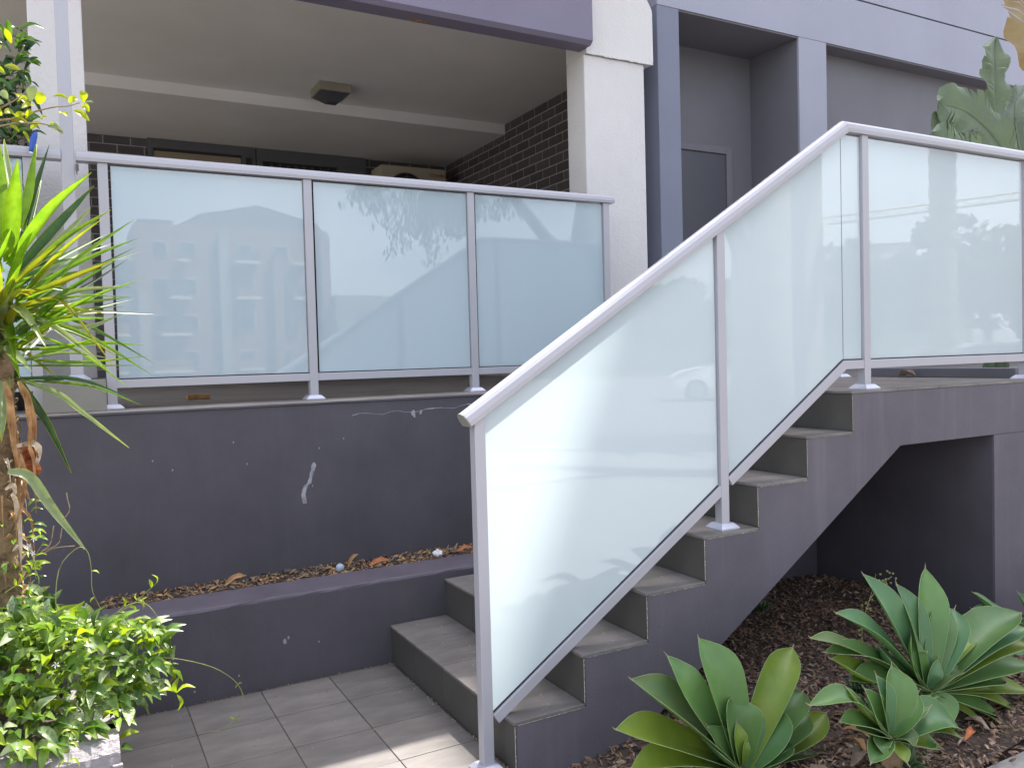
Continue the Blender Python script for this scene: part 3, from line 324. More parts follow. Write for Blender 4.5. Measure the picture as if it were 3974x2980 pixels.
TWIG=[[(-0.085, 2.75, 0.885), (-0.061, 2.75, 0.904), (-0.05, 2.75, 0.956)], [(-0.085, 2.75, 0.885), (-0.041, 2.75, 0.902), (-0.029, 2.75, 0.946)], [(-0.082, 2.75, 0.878), (-0.048, 2.75, 0.891), (0.002, 2.75, 0.89)], [(-0.025, 2.75, 0.972), (-0.007, 2.75, 0.997), (-0.011, 2.75, 1.028), (-0.013, 2.75, 1.05)]]
BRANCH=[[(-0.202, 3.45, 2.3), (-0.123, 3.45, 2.318), (-0.05, 3.45, 2.354), (0.009, 3.45, 2.375), (0.046, 3.45, 2.382), (0.086, 3.45, 2.399)], [(-0.203, 3.45, 2.273), (-0.124, 3.45, 2.3), (-0.051, 3.45, 2.308), (-0.011, 3.45, 2.303), (0.026, 3.45, 2.288)], [(-0.185, 3.45, 2.338), (-0.137, 3.45, 2.371), (-0.096, 3.45, 2.404), (-0.079, 3.45, 2.424)]]
BLEAF=[((-0.058, 3.442, 2.439), (-0.074, 3.45, 2.384), 0.0332), ((-0.035, 3.445, 2.418), (-0.049, 3.45, 2.378), 0.0332), ((-0.001, 3.479, 2.42), (0.045, 3.45, 2.408), 0.0156), ((0.077, 3.453, 2.412), (0.049, 3.45, 2.394), 0.0215), ((0.1, 3.45, 2.443), (0.095, 3.45, 2.404), 0.0254), ((0.128, 3.414, 2.395), (0.097, 3.45, 2.392), 0.0098), ((0.114, 3.465, 2.373), (0.091, 3.45, 2.385), 0.0254), ((0.062, 3.454, 2.369), (0.112, 3.45, 2.335), 0.0234), ((0.018, 3.492, 2.364), (0.042, 3.45, 2.344), 0.0195), ((-0.121, 3.498, 2.419), (-0.089, 3.45, 2.377), 0.0215), ((-0.144, 3.439, 2.381), (-0.167, 3.45, 2.404), 0.0234), ((-0.153, 3.418, 2.324), (-0.123, 3.45, 2.327), 0.0293), ((-0.083, 3.396, 2.372), (-0.113, 3.45, 2.379), 0.0234), ((-0.1, 3.392, 2.342), (-0.065, 3.45, 2.371), 0.0176), ((-0.025, 3.382, 2.316), (-0.051, 3.45, 2.317), 0.0137), ((0.025, 3.456, 2.28), (-0.023, 3.45, 2.302), 0.0234), ((0.022, 3.479, 2.29), (-0.019, 3.45, 2.311), 0.0176), ((-0.084, 3.47, 2.309), (-0.135, 3.45, 2.308), 0.0215), ((-0.112, 3.429, 2.266), (-0.144, 3.45, 2.288), 0.0117), ((-0.082, 3.428, 2.23), (-0.101, 3.45, 2.275), 0.0098), ((-0.156, 3.428, 2.363), (-0.185, 3.45, 2.347), 0.0254), ((-0.166, 3.452, 2.323), (-0.185, 3.45, 2.338), 0.0195), ((-0.095, 3.457, 2.342), (-0.124, 3.45, 2.309), 0.0215), ((-0.066, 3.423, 2.336), (-0.091, 3.45, 2.322), 0.0234), ((-0.043, 3.466, 2.313), (-0.077, 3.45, 2.286), 0.0195)]
DLEAF=[((-0.082, 3.769, 2.362), (-0.157, 3.85, 2.335), 0.023), ((-0.146, 3.88, 2.643), (-0.181, 3.85, 2.587), 0.0263), ((-0.179, 3.918, 2.436), (-0.225, 3.85, 2.445), 0.0176), ((-0.055, 3.852, 2.389), (-0.125, 3.85, 2.403), 0.0199), ((-0.023, 3.869, 2.803), (-0.112, 3.85, 2.775), 0.0205), ((-0.169, 3.785, 2.324), (-0.216, 3.85, 2.329), 0.0212), ((-0.126, 3.914, 2.683), (-0.168, 3.85, 2.61), 0.0266), ((-0.086, 3.919, 2.78), (-0.166, 3.85, 2.772), 0.0231), ((-0.09, 3.877, 2.38), (-0.146, 3.85, 2.383), 0.0234), ((-0.175, 3.858, 2.536), (-0.224, 3.85, 2.574), 0.021), ((-0.123, 3.845, 2.42), (-0.168, 3.85, 2.456), 0.024), ((-0.066, 3.775, 2.625), (-0.124, 3.85, 2.644), 0.0196), ((-0.043, 3.907, 2.444), (-0.099, 3.85, 2.408), 0.0275), ((-0.141, 3.802, 2.667), (-0.209, 3.85, 2.727), 0.0229), ((-0.032, 3.818, 2.36), (-0.1, 3.85, 2.353), 0.0174), ((-0.136, 3.931, 2.648), (-0.161, 3.85, 2.66), 0.0187), ((-0.158, 3.82, 2.545), (-0.209, 3.85, 2.537), 0.0277), ((-0.081, 3.819, 2.721), (-0.114, 3.85, 2.687), 0.0278), ((-0.096, 3.861, 2.584), (-0.156, 3.85, 2.514), 0.0265), ((-0.183, 3.849, 2.425), (-0.232, 3.85, 2.422), 0.0262), ((-0.076, 3.773, 2.589), (-0.13, 3.85, 2.58), 0.0177), ((-0.143, 3.904, 2.397), (-0.215, 3.85, 2.335), 0.0191), ((-0.091, 3.854, 2.457), (-0.15, 3.85, 2.438), 0.0257), ((-0.139, 3.797, 2.515), (-0.192, 3.85, 2.511), 0.0258), ((-0.056, 3.787, 2.716), (-0.118, 3.85, 2.717), 0.025), ((-0.053, 3.925, 2.578), (-0.105, 3.85, 2.561), 0.0216), ((-0.111, 3.845, 2.74), (-0.178, 3.85, 2.704), 0.0225), ((-0.048, 3.792, 2.656), (-0.101, 3.85, 2.604), 0.0253), ((-0.104, 3.937, 2.625), (-0.166, 3.85, 2.598), 0.022), ((-0.143, 3.842, 2.41), (-0.206, 3.85, 2.365), 0.0246), ((-0.032, 3.861, 2.742), (-0.097, 3.85, 2.689), 0.0263), ((-0.044, 3.872, 2.453), (-0.09, 3.85, 2.505), 0.0188), ((-0.078, 3.788, 2.545), (-0.116, 3.85, 2.604), 0.0261), ((-0.09, 3.769, 2.55), (-0.147, 3.85, 2.591), 0.0174), ((-0.084, 3.893, 2.449), (-0.128, 3.85, 2.441), 0.027), ((-0.041, 3.886, 2.734), (-0.094, 3.85, 2.733), 0.0224), ((-0.096, 3.891, 2.381), (-0.149, 3.85, 2.36), 0.0213), ((-0.073, 3.86, 2.704), (-0.126, 3.85, 2.698), 0.0273), ((-0.155, 3.862, 2.606), (-0.21, 3.85, 2.625), 0.0236), ((-0.068, 3.755, 2.623), (-0.132, 3.85, 2.626), 0.0245), ((-0.082, 3.864, 2.682), (-0.13, 3.85, 2.636), 0.0215), ((-0.12, 3.895, 2.476), (-0.153, 3.85, 2.494), 0.0194), ((-0.166, 3.791, 2.318), (-0.236, 3.85, 2.375), 0.0179), ((-0.165, 3.887, 2.446), (-0.24, 3.85, 2.387), 0.0197), ((-0.166, 3.863, 2.362), (-0.23, 3.85, 2.408), 0.0203), ((-0.09, 3.874, 2.473), (-0.13, 3.85, 2.424), 0.0216), ((-0.082, 3.8, 2.75), (-0.126, 3.85, 2.7), 0.0257), ((-0.155, 3.8, 2.793), (-0.143, 3.85, 2.727), 0.0257), ((-0.038, 3.8, 2.635), (-0.094, 3.85, 2.623), 0.0257), ((-0.086, 3.8, 2.562), (-0.106, 3.85, 2.539), 0.0257), ((-0.112, 3.8, 2.564), (-0.169, 3.85, 2.511), 0.0257), ((-0.182, 3.8, 2.769), (-0.161, 3.85, 2.715), 0.0257), ((-0.043, 3.8, 2.626), (-0.12, 3.85, 2.639), 0.0257), ((-0.073, 3.8, 2.666), (-0.128, 3.85, 2.648), 0.0257)]
BANANA=[([(5.151, 3.05, 1.95), (5.248, 3.11, 2.677), (5.333, 3.17, 2.963), (5.419, 3.23, 3.207), (5.517, 3.29, 3.443)], [0.016, 0.019, 0.087, 0.094, 0.079], 'g'), ([(5.284, 2.95, 2.325), (5.092, 3.01, 2.637), (4.879, 3.07, 2.817), (4.67, 3.13, 2.87)], [0.031, 0.157, 0.173, 0.094], 'g'), ([(5.579, 3.1, 2.139), (5.287, 3.16, 2.463), (5.061, 3.22, 2.684), (4.842, 3.28, 2.869)], [0.047, 0.189, 0.142, 0.063], 'g'), ([(5.109, 2.9, 1.931), (4.926, 2.96, 2.302), (4.696, 3.02, 2.54), (4.521, 3.08, 2.658)], [0.047, 0.22, 0.157, 0.079], 'g'), ([(5.912, 3.2, 2.169), (5.751, 3.26, 2.693), (5.799, 3.32, 3.027), (6.062, 3.38, 3.237)], [0.016, 0.063, 0.094, 0.063], 'd'), ([(5.264, 2.8, 3.003), (5.185, 2.86, 3.164), (5.228, 2.92, 3.408), (5.379, 2.98, 3.646)], [0.063, 0.142, 0.149, 0.11], 'y'), ([(6.429, 3.3, 2.58), (6.248, 3.36, 2.945), (6.164, 3.42, 3.098), (6.048, 3.48, 3.174)], [0.016, 0.079, 0.063, 0.024], 'd'), ([(5.632, 3.3, 1.909), (5.738, 3.36, 2.273), (6.032, 3.42, 2.719), (6.404, 3.48, 3.03)], [0.031, 0.11, 0.142, 0.094], 'g')]


R, T, X1, Y0, Y1 = .175, .2846, 1.2913, 2.42, 3.63
KZ, KB, YW, ZB = .392, 3.872, 4.15, 1.22        # kerb wall height, its back, retaining wall face, terrace level
ZL = 7*R                                         # landing level

# ------------------------------------------------------------------ ground
g = MB(); g.add([(-300, -300, -.06), (300, -300, -.06), (300, 60, -.06), (-300, 60, -.06)], [(0, 1, 2, 3)]); tag(g.build('ground', M['lawn']), kind='structure')
m_ = MB().box(-40, 60, -6.4, 1.64, -.05, -.012).box(-40, 1.289, 1.6402, Y0-.002, -.05, -.012); tag(m_.build('pavement', M['conc']), kind='structure')
tag(B('soil_base', 1.29, 6, 1.6405, 3.62, -.058, -.05, M['soil']), kind='structure')
tag(B('road', -200, 200, -30, -6.5, -.058, -.054, M['asph']), kind='structure')
# tiled patio, every tile a piece of its own
patio = tag(B('patio', -1.9, X1-.003, -.6, Y1-.003, -.05, -.004, M['grout']), kind='structure')
TS = .2985
tile_me = []
for q in range(4):
    m_ = MB().box(-TS/2+.002, TS/2-.002, -TS/2+.002, TS/2-.002, -.01, 0, 0, .0012); tile_me.append(mesh('tile', m_.v, m_.f, M['tile']))
for i in range(-8, 3):
    for j in range(-13, 2):
        x0 = .684+i*TS; y1 = 3.31+j*TS
        xa, xb, ya, yb = x0, x0+TS, y1-TS+TS, y1+TS
        if i <= 2 and xb <= X1+.001 and yb <= Y1:
            o = link_mesh('tile', random.choice(tile_me), patio, Vector(((xa+xb)/2, (ya+yb)/2, random.uniform(-.0006, .0008)))-wloc(patio))
        else:
            xb = min(xb, X1-.003); yb = min(yb, Y1-.003)
            if xb-xa > .02 and yb-ya > .02: B('tile', xa+.002, xb-.002, ya+.002, yb-.002, -.012, 0, M['tile'], patio, .0012)

# ------------------------------------------------------------------ low kerb wall and retaining wall
def rough_box(name, x0, x1, y0, y1, z0, z1, mats, parent=None, nx=60, rr=.008, jit=.0016, topmi=1):
    """long wall with a softly worn rounded top arris, hand-rendered waviness"""
    prof = [(y0, z0), (y0, z1-rr*1.6), (y0+rr*.35, z1-rr*.55), (y0+rr*1.3, z1), (y1-rr*1.2, z1), (y1-.2*rr, z1-rr*.6), (y1, z1-rr*1.7), (y1, z0)]
    vs = []; fs = []; mi = []; n = len(prof)
    for i in range(nx+1):
        x = x0+(x1-x0)*i/nx
        for k, (y, z) in enumerate(prof):
            jj = jit if 0 < k < n-1 else 0
            vs.append((x, y+random.uniform(-jj, jj), z+random.uniform(-jj, jj)))
    for i in range(nx):
        for k in range(n-1): fs.append((i*n+k, (i+1)*n+k, (i+1)*n+k+1, i*n+k+1)); mi.append(topmi if 1 <= k <= 4 else 0)
    fs.append(tuple(range(n))); mi.append(0); fs.append(tuple(range((nx+1)*n-1, nx*n-1, -1))); mi.append(0)
    m_ = MB(); m_.v = [Vector(v) for v in vs]; m_.f = fs; m_.m = mi
    return m_.build(name, mats, parent)
low = tag(rough_box('low_wall', .092, 4.0, Y1, KB, -.05, KZ, [M['wall'], M['kerb']]), 'low dark purple-grey rendered kerb wall running behind the tiled patio into the bottom steps', 'wall')
for (x, z, s) in ((.80, .19, .012), (.815, .205, .008), (.95, .16, .005), (.42, .05, .006), (.60, .08, .005)):
    m_ = MB(); n = 7; m_.add([(x+s*math.cos(a*2*math.pi/n)*random.uniform(.5, 1), Y1-.0015, z+s*1.3*math.sin(a*2*math.pi/n)*random.uniform(.4, 1)) for a in range(n)], [tuple(range(n))])
    m_.build('paint_chip', M['scuff'], low)
ret = MB().box(-3.6, 4.03, YW, YW+.25, -.05, ZB-.022).build('retaining_wall', M['wall'])
tag(ret, 'tall dark purple-grey rendered retaining wall under the glass balcony railing, with a white scuff', 'wall')
lip = rough_box('wall_lip', -3.6, 4.03, YW-.006, YW+.26, ZB-.020, ZB-.001, [M['wall'], M['ledge']], ret, 90, .006, .0012)
def flake(path, w, name='paint_scuff', mat='scuff', par=ret, y=YW-.0015):
    m_ = MB(); vs = []; n = len(path)
    for i, (x, z) in enumerate(path):
        ww = w[i] if isinstance(w, (list, tuple)) else w*math.sin(math.pi*(i+.5)/n)
        vs += [(x-ww*random.uniform(.7, 1.2), y, z), (x, y-.001, z), (x+ww*random.uniform(.7, 1.2), y, z)]
    fs = []
    for i in range(n-1): fs += [(3*i, 3*i+1, 3*i+4, 3*i+3), (3*i+1, 3*i+2, 3*i+5, 3*i+4)]
    m_.add(vs, fs); return m_.build(name, M[mat], par)
flake([(1.092, .905), (1.093, .89), (1.088, .87), (1.080, .85), (1.074, .83), (1.062, .80), (1.047, .79), (1.038, .77), (1.035, .745), (1.037, .72), (1.038, .70)], [.004, .013, .012, .013, .010, .012, .010, .014, .013, .015, .010])
cr_ = [(1.30+i*.042, 1.135+.006*math.sin(i*1.3)+random.uniform(-.004, .004)+.0022*max(0, i-9)) for i in range(20)]
m_ = MB()
for i in range(len(cr_)-1):
    (xa, za), (xb, zb_) = cr_[i], cr_[i+1]; w_ = random.choice([.0008, .001, .0016, .003 if i > 8 else .001])
    m_.add([(xa, YW-.0012, za-w_), (xb, YW-.0012, zb_-w_), (xb, YW-.0012, zb_+w_), (xa, YW-.0012, za+w_)], [(0, 1, 2, 3)])
m_.build('patched_crack', M['scuff'], ret)
flake([(1.645, 1.142), (1.640, 1.13), (1.643, 1.115), (1.650, 1.10)], .012); flake([(1.69, 1.14), (1.685, 1.125), (1.682, 1.115)], .007)
for (x, z) in ((.70, 1.04), (.76, .93), (.42, .93), (1.12, .98), (.335, .98), (1.25, 1.02), (1.08, .79)):
    flake([(x, z), (x+.003, z-.005), (x+.001, z-.01)], .0035, 'paint_chip')

# litter strip between kerb wall and retaining wall
tag(B('litter_bed', .0, 4.0, KB, YW, .0, .36, M['soil']), kind='structure')
def chips(name, n, area, mats, zfun, size, label=None, seed=1, tilt=.6):
    rnd = random.Random(seed); m_ = MB()
    for i in range(n):
        x, y = area(rnd); z = zfun(x, y)+rnd.uniform(0, size*.35); l = size*rnd.uniform(.5, 1.5); w_ = l*rnd.uniform(.16, .42); h = l*.08
        Mx = Matrix.Rotation(rnd.uniform(0, 6.28), 3, 'Z') @ Matrix.Rotation(rnd.gauss(0, tilt), 3, 'Y') @ Matrix.Rotation(rnd.gauss(0, .5), 3, 'X')
        vs = [Mx @ Vector(v) for v in ((-l/2, 0, 0), (-l*.15, -w_/2, h), (l*.35, -w_*.4, 0), (l/2, 0, h*.6), (l*.2, w_/2, 0), (-l*.25, w_*.45, h*.5), (0, 0, h*2.2))]
        m_.add([v+Vector((x, y, z)) for v in vs], [(0, 1, 6), (1, 2, 6), (2, 3, 6), (3, 4, 6), (4, 5, 6), (5, 0, 6)], rnd.randrange(len(mats)))
    o = m_.build(name, mats); return tag(o, kind='stuff')
chips('leaf_litter', 3400, lambda r: (r.uniform(.1, 3.0), r.uniform(KB-.004, YW-.008)), [M['drylf'], M['chipw'], M['tan'], M['twig'], M['soil']], lambda x, y: .358+(y-KB)*.03, .028, seed=3, tilt=.35)

def leaf_thing(name, a, b, w_, mat, label, cat, curl=.5, nrm=None, group=None):
    a, b = Vector(a), Vector(b); mid = (a+b)/2+Vector((0, 0, .012))
    m_ = blade([a, mid, b], w_, lambda t: max(.04, math.sin(math.pi*(t*.9+.06))), 7, 2, curl, nrm, wav=.25)
    return tag(m_.build(name, mat, smooth=True), label, cat, group)
leaf_thing('fallen_leaf', (1.285, 3.90, .398), (1.40, 3.93, .405), .03, M['orange'], 'large orange-brown dry leaf lying in the litter right of the clear plastic ball', 'leaf', .35)
leaf_thing('fallen_leaf', (1.775, 3.93, .395), (1.88, 3.95, .400), .026, M['orange'], 'orange dry leaf in the litter right of the white crumpled tissue', 'leaf', .3)
leaf_thing('fallen_leaf', (1.185, 3.93, .40), (1.235, 3.91, .46), .022, M['tan'], 'tan curled dry leaf standing up just right of the clear plastic ball', 'leaf', .9)
leaf_thing('fallen_leaf', (.60, 3.92, .40), (.70, 3.93, .43), .03, M['tan'], 'pinkish tan dry leaf at the left end of the litter strip', 'leaf', .8)
m_ = MB()
for i in range(9):
    th = math.pi*i/8
    for j in range(12):
        ph = 2*math.pi*j/12; m_.v.append(Vector((1.135+.021*math.sin(th)*math.cos(ph), 3.895+.021*math.sin(th)*math.sin(ph), .411+.021*math.cos(th))))
for i in range(8):
    for j in range(12): m_.f.append((i*12+j, i*12+(j+1) % 12, (i+1)*12+(j+1) % 12, (i+1)*12+j)); m_.m.append(0)
mm, tt, bb = node_mat('clear_plastic'); bb.inputs['Base Color'].default_value = (.52, .60, .74, 1); bb.inputs['Roughness'].default_value = .12; bb.inputs['Transmission Weight'].default_value = .25; bb.inputs['IOR'].default_value = 1.3
tag(m_.build('plastic_ball', mm, smooth=True), 'clear bluish plastic ball lying in the leaf litter on the low wall', 'ball')
rnd = random.Random(5); m_ = MB()
for (cx, cy, cz, r_) in ((1.640, 3.90, .410, .013), (1.655, 3.905, .418, .012), (1.668, 3.90, .407, .014), (1.650, 3.892, .404, .011)):
    k = len(m_.v)
    for i in range(6):
        th = math.pi*i/5
        for j in range(8):
            ph = 2*math.pi*j/8; q = r_*rnd.uniform(.72, 1.2); m_.v.append(Vector((cx+q*math.sin(th)*math.cos(ph), cy+q*math.sin(th)*math.sin(ph), cz+q*math.cos(th))))
    for i in range(5):
        for j in range(8): m_.f.append((k+i*8+j, k+i*8+(j+1) % 8, k+(i+1)*8+(j+1) % 8, k+(i+1)*8+j)); m_.m.append(0)
tag(m_.build('crumpled_tissue', M['tissue']), 'small white crumpled tissue on the leaf litter behind the low wall', 'litter')
m_ = MB(); m_.tube([(1.462, 3.90, .395), (1.464, 3.90, .402), (1.468, 3.90, .409), (1.470, 3.90, .413)], [.006, .012, .011, .004], 8)
tag(m_.build('seed_pod', M['tan'], smooth=True), 'small round tan seed pod in the litter between the orange leaf and the tissue', 'seed pod')

# ------------------------------------------------------------------ staircase with landing
stairs = empty('staircase', (X1, (Y0+Y1)/2, 0), 'concrete outdoor staircase with grey tiled steps and dark purple-grey rendered side, climbing to a landing', 'staircase')
yb = Y1-.004
prof_ = [(X1+.004, -.05)]
for k in range(7): prof_ += [(X1+k*T+.004, (k+1)*R-.012), (X1+(k+1)*T+.004, (k+1)*R-.012)]
prof_ = prof_[:-1]+[(5.3, ZL-.012), (5.3, .965), (3.318, .965), (1.74, -.05)]
m_ = MB(); m_.prism(prof_, Y0+.001, yb); m_.build('stair_body', M['stair'], stairs)
# tiled treads and risers
yj = [Y0, 2.73, 3.03, 3.33, yb]
for k in range(7):
    xa, xb = X1+k*T, (X1+(k+1)*T if k < 6 else 5.3)
    for a, b in zip(yj[:-1], yj[1:]):
        ya = a+(.0015 if a > Y0 else 0); yb2 = b-(.0015 if b < yb else 0)
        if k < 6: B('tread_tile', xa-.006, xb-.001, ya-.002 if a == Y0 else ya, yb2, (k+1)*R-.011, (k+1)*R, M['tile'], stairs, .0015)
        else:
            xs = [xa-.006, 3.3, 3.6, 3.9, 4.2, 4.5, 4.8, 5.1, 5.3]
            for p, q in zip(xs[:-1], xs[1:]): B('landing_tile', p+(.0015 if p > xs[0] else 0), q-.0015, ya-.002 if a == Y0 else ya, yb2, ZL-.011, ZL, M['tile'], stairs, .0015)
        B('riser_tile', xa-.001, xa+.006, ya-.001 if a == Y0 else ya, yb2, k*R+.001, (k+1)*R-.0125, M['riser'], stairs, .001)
# crumbly plaster line where tiles meet the rendered side
rnd = random.Random(11)
def ragged(path, axis, wmax):
    m_ = MB(); n = len(path)
    for x, y, z in path:
        w_ = wmax*max(.12, rnd.gauss(.35, .4)); d = (w_, 0, 0) if axis == 'x' else (0, 0, -w_)
        m_.v += [Vector((x-(.0008 if axis == 'x' else 0), y, z)), Vector((x+d[0], y-.0006, z+d[2]))]
    m_.f = [(2*i, 2*i+1, 2*i+3, 2*i+2) for i in range(n-1)]; m_.m = [0]*(n-1); return m_.build('chipped_edge', M['chip'], stairs)
for k in range(7):
    x = X1+k*T; hi = [.0030, .0028, .0028, .0026, .0026, .0011, .0009][k]; n = 46
    ragged([(x-.0022, Y0-.0028, k*R+.004+i*(R-.018)/n) for i in range(n+1)], 'x', hi)
    if k < 6: ragged([(x+.01+i*(T-.012)/60, Y0-.0028, (k+1)*R-.0112) for i in range(61)], 'z', .0016 if k in (0, 2, 3, 4) else .0010)
B('landing_wall', 4.03, 5.3, Y0+.0005, Y0+.012, -.05, .963, M['stair'], stairs)
B('under_stair_wall', 4.03, 4.2, Y0+.0125, yb, -.05, .963, M['wall'], stairs)  # end face in the darker wall colour, shade under the landing painted in
MB().prism([(1.80, -.05), (4.029, -.05), (4.029, .963), (3.33, .963)], yb-.1, yb-.003).build('under_stair_back_wall', M['wall'], stairs)
B('landing_upstand', 4.5, 4.6, 2.585, 3.52, ZL+.0005, 1.280, M['slate'], stairs, .003)
leaf_thing('fallen_leaf', (4.40, 3.22, ZL+.004), (4.42, 3.12, ZL+.012), .05, M['drylf'], 'brown curled dry leaf on the landing against the low dark upstand', 'leaf', 1.0)

# ------------------------------------------------------------------ railings
HR = [(-.0325, .0), (-.0345, .016), (-.031, .034), (-.021, .045), (-.008, .0495), (.008, .0495), (.021, .045), (.031, .034), (.0345, .016), (.0325, .0)]
def hand_profile(yc, top): return [(yc+y, u-.0495+top) for y, u in reversed(HR)]
def base_plate(par, x, y, z, s=.048):
    m_ = MB(); a, b = s, .029; vs = []
    for (r_, h) in ((a, 0), (a, .006), (b+.004, .021), (b, .024)): vs += [(x-r_, y-r_, z+h), (x+r_, y-r_, z+h), (x+r_, y+r_, z+h), (x-r_, y+r_, z+h)]
    fs = [(3, 2, 1, 0), (12, 13, 14, 15)]
    for q in range(3):
        for i in range(4): fs.append((q*4+i, q*4+(i+1) % 4, (q+1)*4+(i+1) % 4, (q+1)*4+i))
    m_.add(vs, fs); m_.build('base_plate', M['plate'], par)
def post(par, x, y, z0, z1, s=.02, plate=True):
    p = B('post', x-s, x+s, y-s, y+s, z0, z1, M['alu'], par, .0022)
    if plate: base_plate(p, x, y, z0)
    return p
def pane(par, poly, y, mat, t=.005, gasket=None):
    m_ = MB().prism(poly, y-t, y+t); m_.m = [0 if i == 0 else 1 for i in range(len(m_.f))]; return m_.build('glass_panel', [mat, M['clear']], par)
YR = 2.495
sr = empty('stair_railing', (1.218, YR, 0), 'aluminium handrail with milky glass panels climbing the staircase and turning level along the landing', 'railing')
top = [(1.155, 1.229), (3.041, 2.410), (4.46, 2.410)]
sl_ = (2.410-1.229)/(3.041-1.155)
vs, fs = sweep(top, hand_profile(YR, 0)); m_ = MB().add(vs, fs); m_.build('handrail', M['alu'], sr, smooth=False)
# end cap of the handrail
dx, dz = math.cos(math.atan(sl_)), math.sin(math.atan(sl_)); m_ = MB()
vs, fs = sweep([(1.155-.004*dx, 1.229-.004*dz), (1.155, 1.229)], [(YR+y*1.03, u*1.04-.0505) for y, u in reversed(HR)]); m_.add(vs, fs); cap = m_.build('end_cap', M['block'], sr)
def ztop(x): return 1.229+(x-1.155)*sl_ if x < 3.041 else 2.410
sb = (1.358-.190)/(3.024-1.240)
def zbot(x): return .190+(x-1.240)*sb if x < 3.024 else 1.358
BR = [(-.0175, -.038), (-.0175, -.002), (-.0155, 0), (.0155, 0), (.0175, -.002), (.0175, -.038)]
def brail(par, path, y):
    vs, fs = sweep(path, [(y+a, b) for a, b in reversed(BR)]); return MB().add(vs, fs).build('bottom_rail', M['alu'], par)
brail(sr, [(1.240, .190), (2.288, zbot(2.288))], YR)
brail(sr, [(2.330, zbot(2.330)), (3.024, 1.358), (3.153, 1.358)], YR); brail(sr, [(3.195, 1.358), (4.405, 1.358)], YR)
posts = [(1.218, 0.0), (2.309, 4*R), (3.174, ZL), (4.426, ZL)]
for x, z in posts: post(sr, x, YR, z, ztop(x)-.05, .0202)
def gz(par, x0, x1, y, zb_, zt, mat, breaks=()):
    xs = [x0]+[b for b in breaks if x0 < b < x1]+[x1]
    poly = [(x, zb_(x)+.004) for x in xs]+[(x, zt(x)-.058) for x in reversed(xs)]
    pane(par, poly, y, mat)
    # rubber strip seated along the bottom channel
    m_ = MB()
    vs, fs = sweep([(x, zb_(x)+.001) for x in xs], [(y+a, b) for a, b in reversed([(-.0085, 0), (-.0085, .005), (.0085, .005), (.0085, 0)])]); m_.add(vs, fs); m_.build('gasket', M['gasket'], par)
for a, b in ((1.243, 2.283), (2.333, 3.027), (3.031, 3.149), (3.199, 4.400)): gz(sr, a, b, YR, zbot, ztop, M['glass'], (3.024, 3.041))
# far railing on the other side of the stairs, behind the glass
fr_ = empty('far_stair_railing', (3.2, 3.56, ZL), 'aluminium railing at the back of the landing, only its base plate showing', 'railing')
post(fr_, 4.33, 3.585, ZL, ZL+.15, .02)

YB = 4.28
def bal(name, label, posts, x0, x1, panes, plates=True):
    r = empty(name, ((x0+x1)/2, YB, ZB), label, 'railing', 'aluminium and glass balcony railings')
    vs, fs = sweep([(x0, 2.414), (x1, 2.414)], hand_profile(YB, 0)); MB().add(vs, fs).build('handrail', M['alu'], r)
    for x in posts: post(r, x, YB, ZB, 2.364, .0215)
    xs = sorted(posts)
    for a, b in panes:
        brail(r, [(a, 1.357), (b, 1.357)], YB); gz(r, a+.012, b-.004, YB, lambda x: 1.357, lambda x: 2.414, M['glassb'])
    return r
PB = [.186, 1.139, 2.079, 3.024]
bal('balcony_railing', 'glass balcony railing with three pale blue panels on top of the retaining wall', PB, .078, 3.082, [(PB[i]+.0215, PB[i+1]-.0215) for i in range(3)])
bal('balcony_railing', 'short glass railing left of the tall white post, behind the yucca leaves', [-.112, -1.05], -1.4, .018, [(-1.0285, -.1335), (-.0905, -.0905+.02)][:1]+[(-2.0, -1.0715)][:0])
tp = empty('tall_post', (.045, YB, 1.362), 'tall square aluminium post in front of the left off-white column, rising from the grey block', 'post')
B('post_shaft', .018, .072, YB-.027, YB+.027, 1.362, 3.9, M['alu'], tp, .003); base_plate(tp, .045, YB, 1.362, .056)
m_ = MB(); m_.box(.074, .088, YB-.045, YB-.035, 2.315, 2.345).box(.076, .082, YB-.046, YB-.034, 2.30, 2.33); m_.build('corroded_bracket', M['framem'], tp)
tag(B('concrete_block', -.095, .158, YW+.002, 4.75, ZB, 1.362, M['block'], None, .003), 'grey concrete block on the balcony edge carrying the tall post and the left column', 'block')
# ------------------------------------------------------------------ balcony building
ZC, ZC2 = 3.73, 3.632
bld = empty('apartment_building', (1.5, 4.5, ZB), 'apartment building with off-white columns, dark beam and a recessed balcony with charcoal brick walls', 'building')
B('terrace_floor', -3.6, 4.0, YW+.26, 9.2, ZB-.2, ZB-.0005, M['ledge'], bld)
cl = MB(); cl.box(-.095, .135, 4.5, 4.74, 1.364, 4.1, 0, .006); cl.build('column', M['white'], bld)
cc = MB(); cc.box(3.045, 3.533, 4.5, 4.715, ZB, 3.372, 0, .006); cc.build('column', M['white'], bld)
cp = MB(); poly = [(3.056, 3.376), (3.598, 3.376), (3.602, 3.40), (3.600, 3.72), (3.596, 3.745), (3.545, 3.83), (3.545, 4.1), (3.056, 4.1)]
cp.prism(poly, 4.484, 4.73); cp.build('column_capital', M['white'], bld)
m_ = MB()
for i in range(16):
    xa = 3.06+i*.034; m_.box(xa, xa+.03, 4.480+random.uniform(0, .003), 4.486, 3.372+random.uniform(-.003, .003), 3.378+random.uniform(-.001, .003))
m_.build('plaster_joint', M['white'], cp and bld)
bm_ = MB(); bm_.prism([(0, 0), (1, 0), (1, 1), (0, 1)], 0, 0) if 0 else None
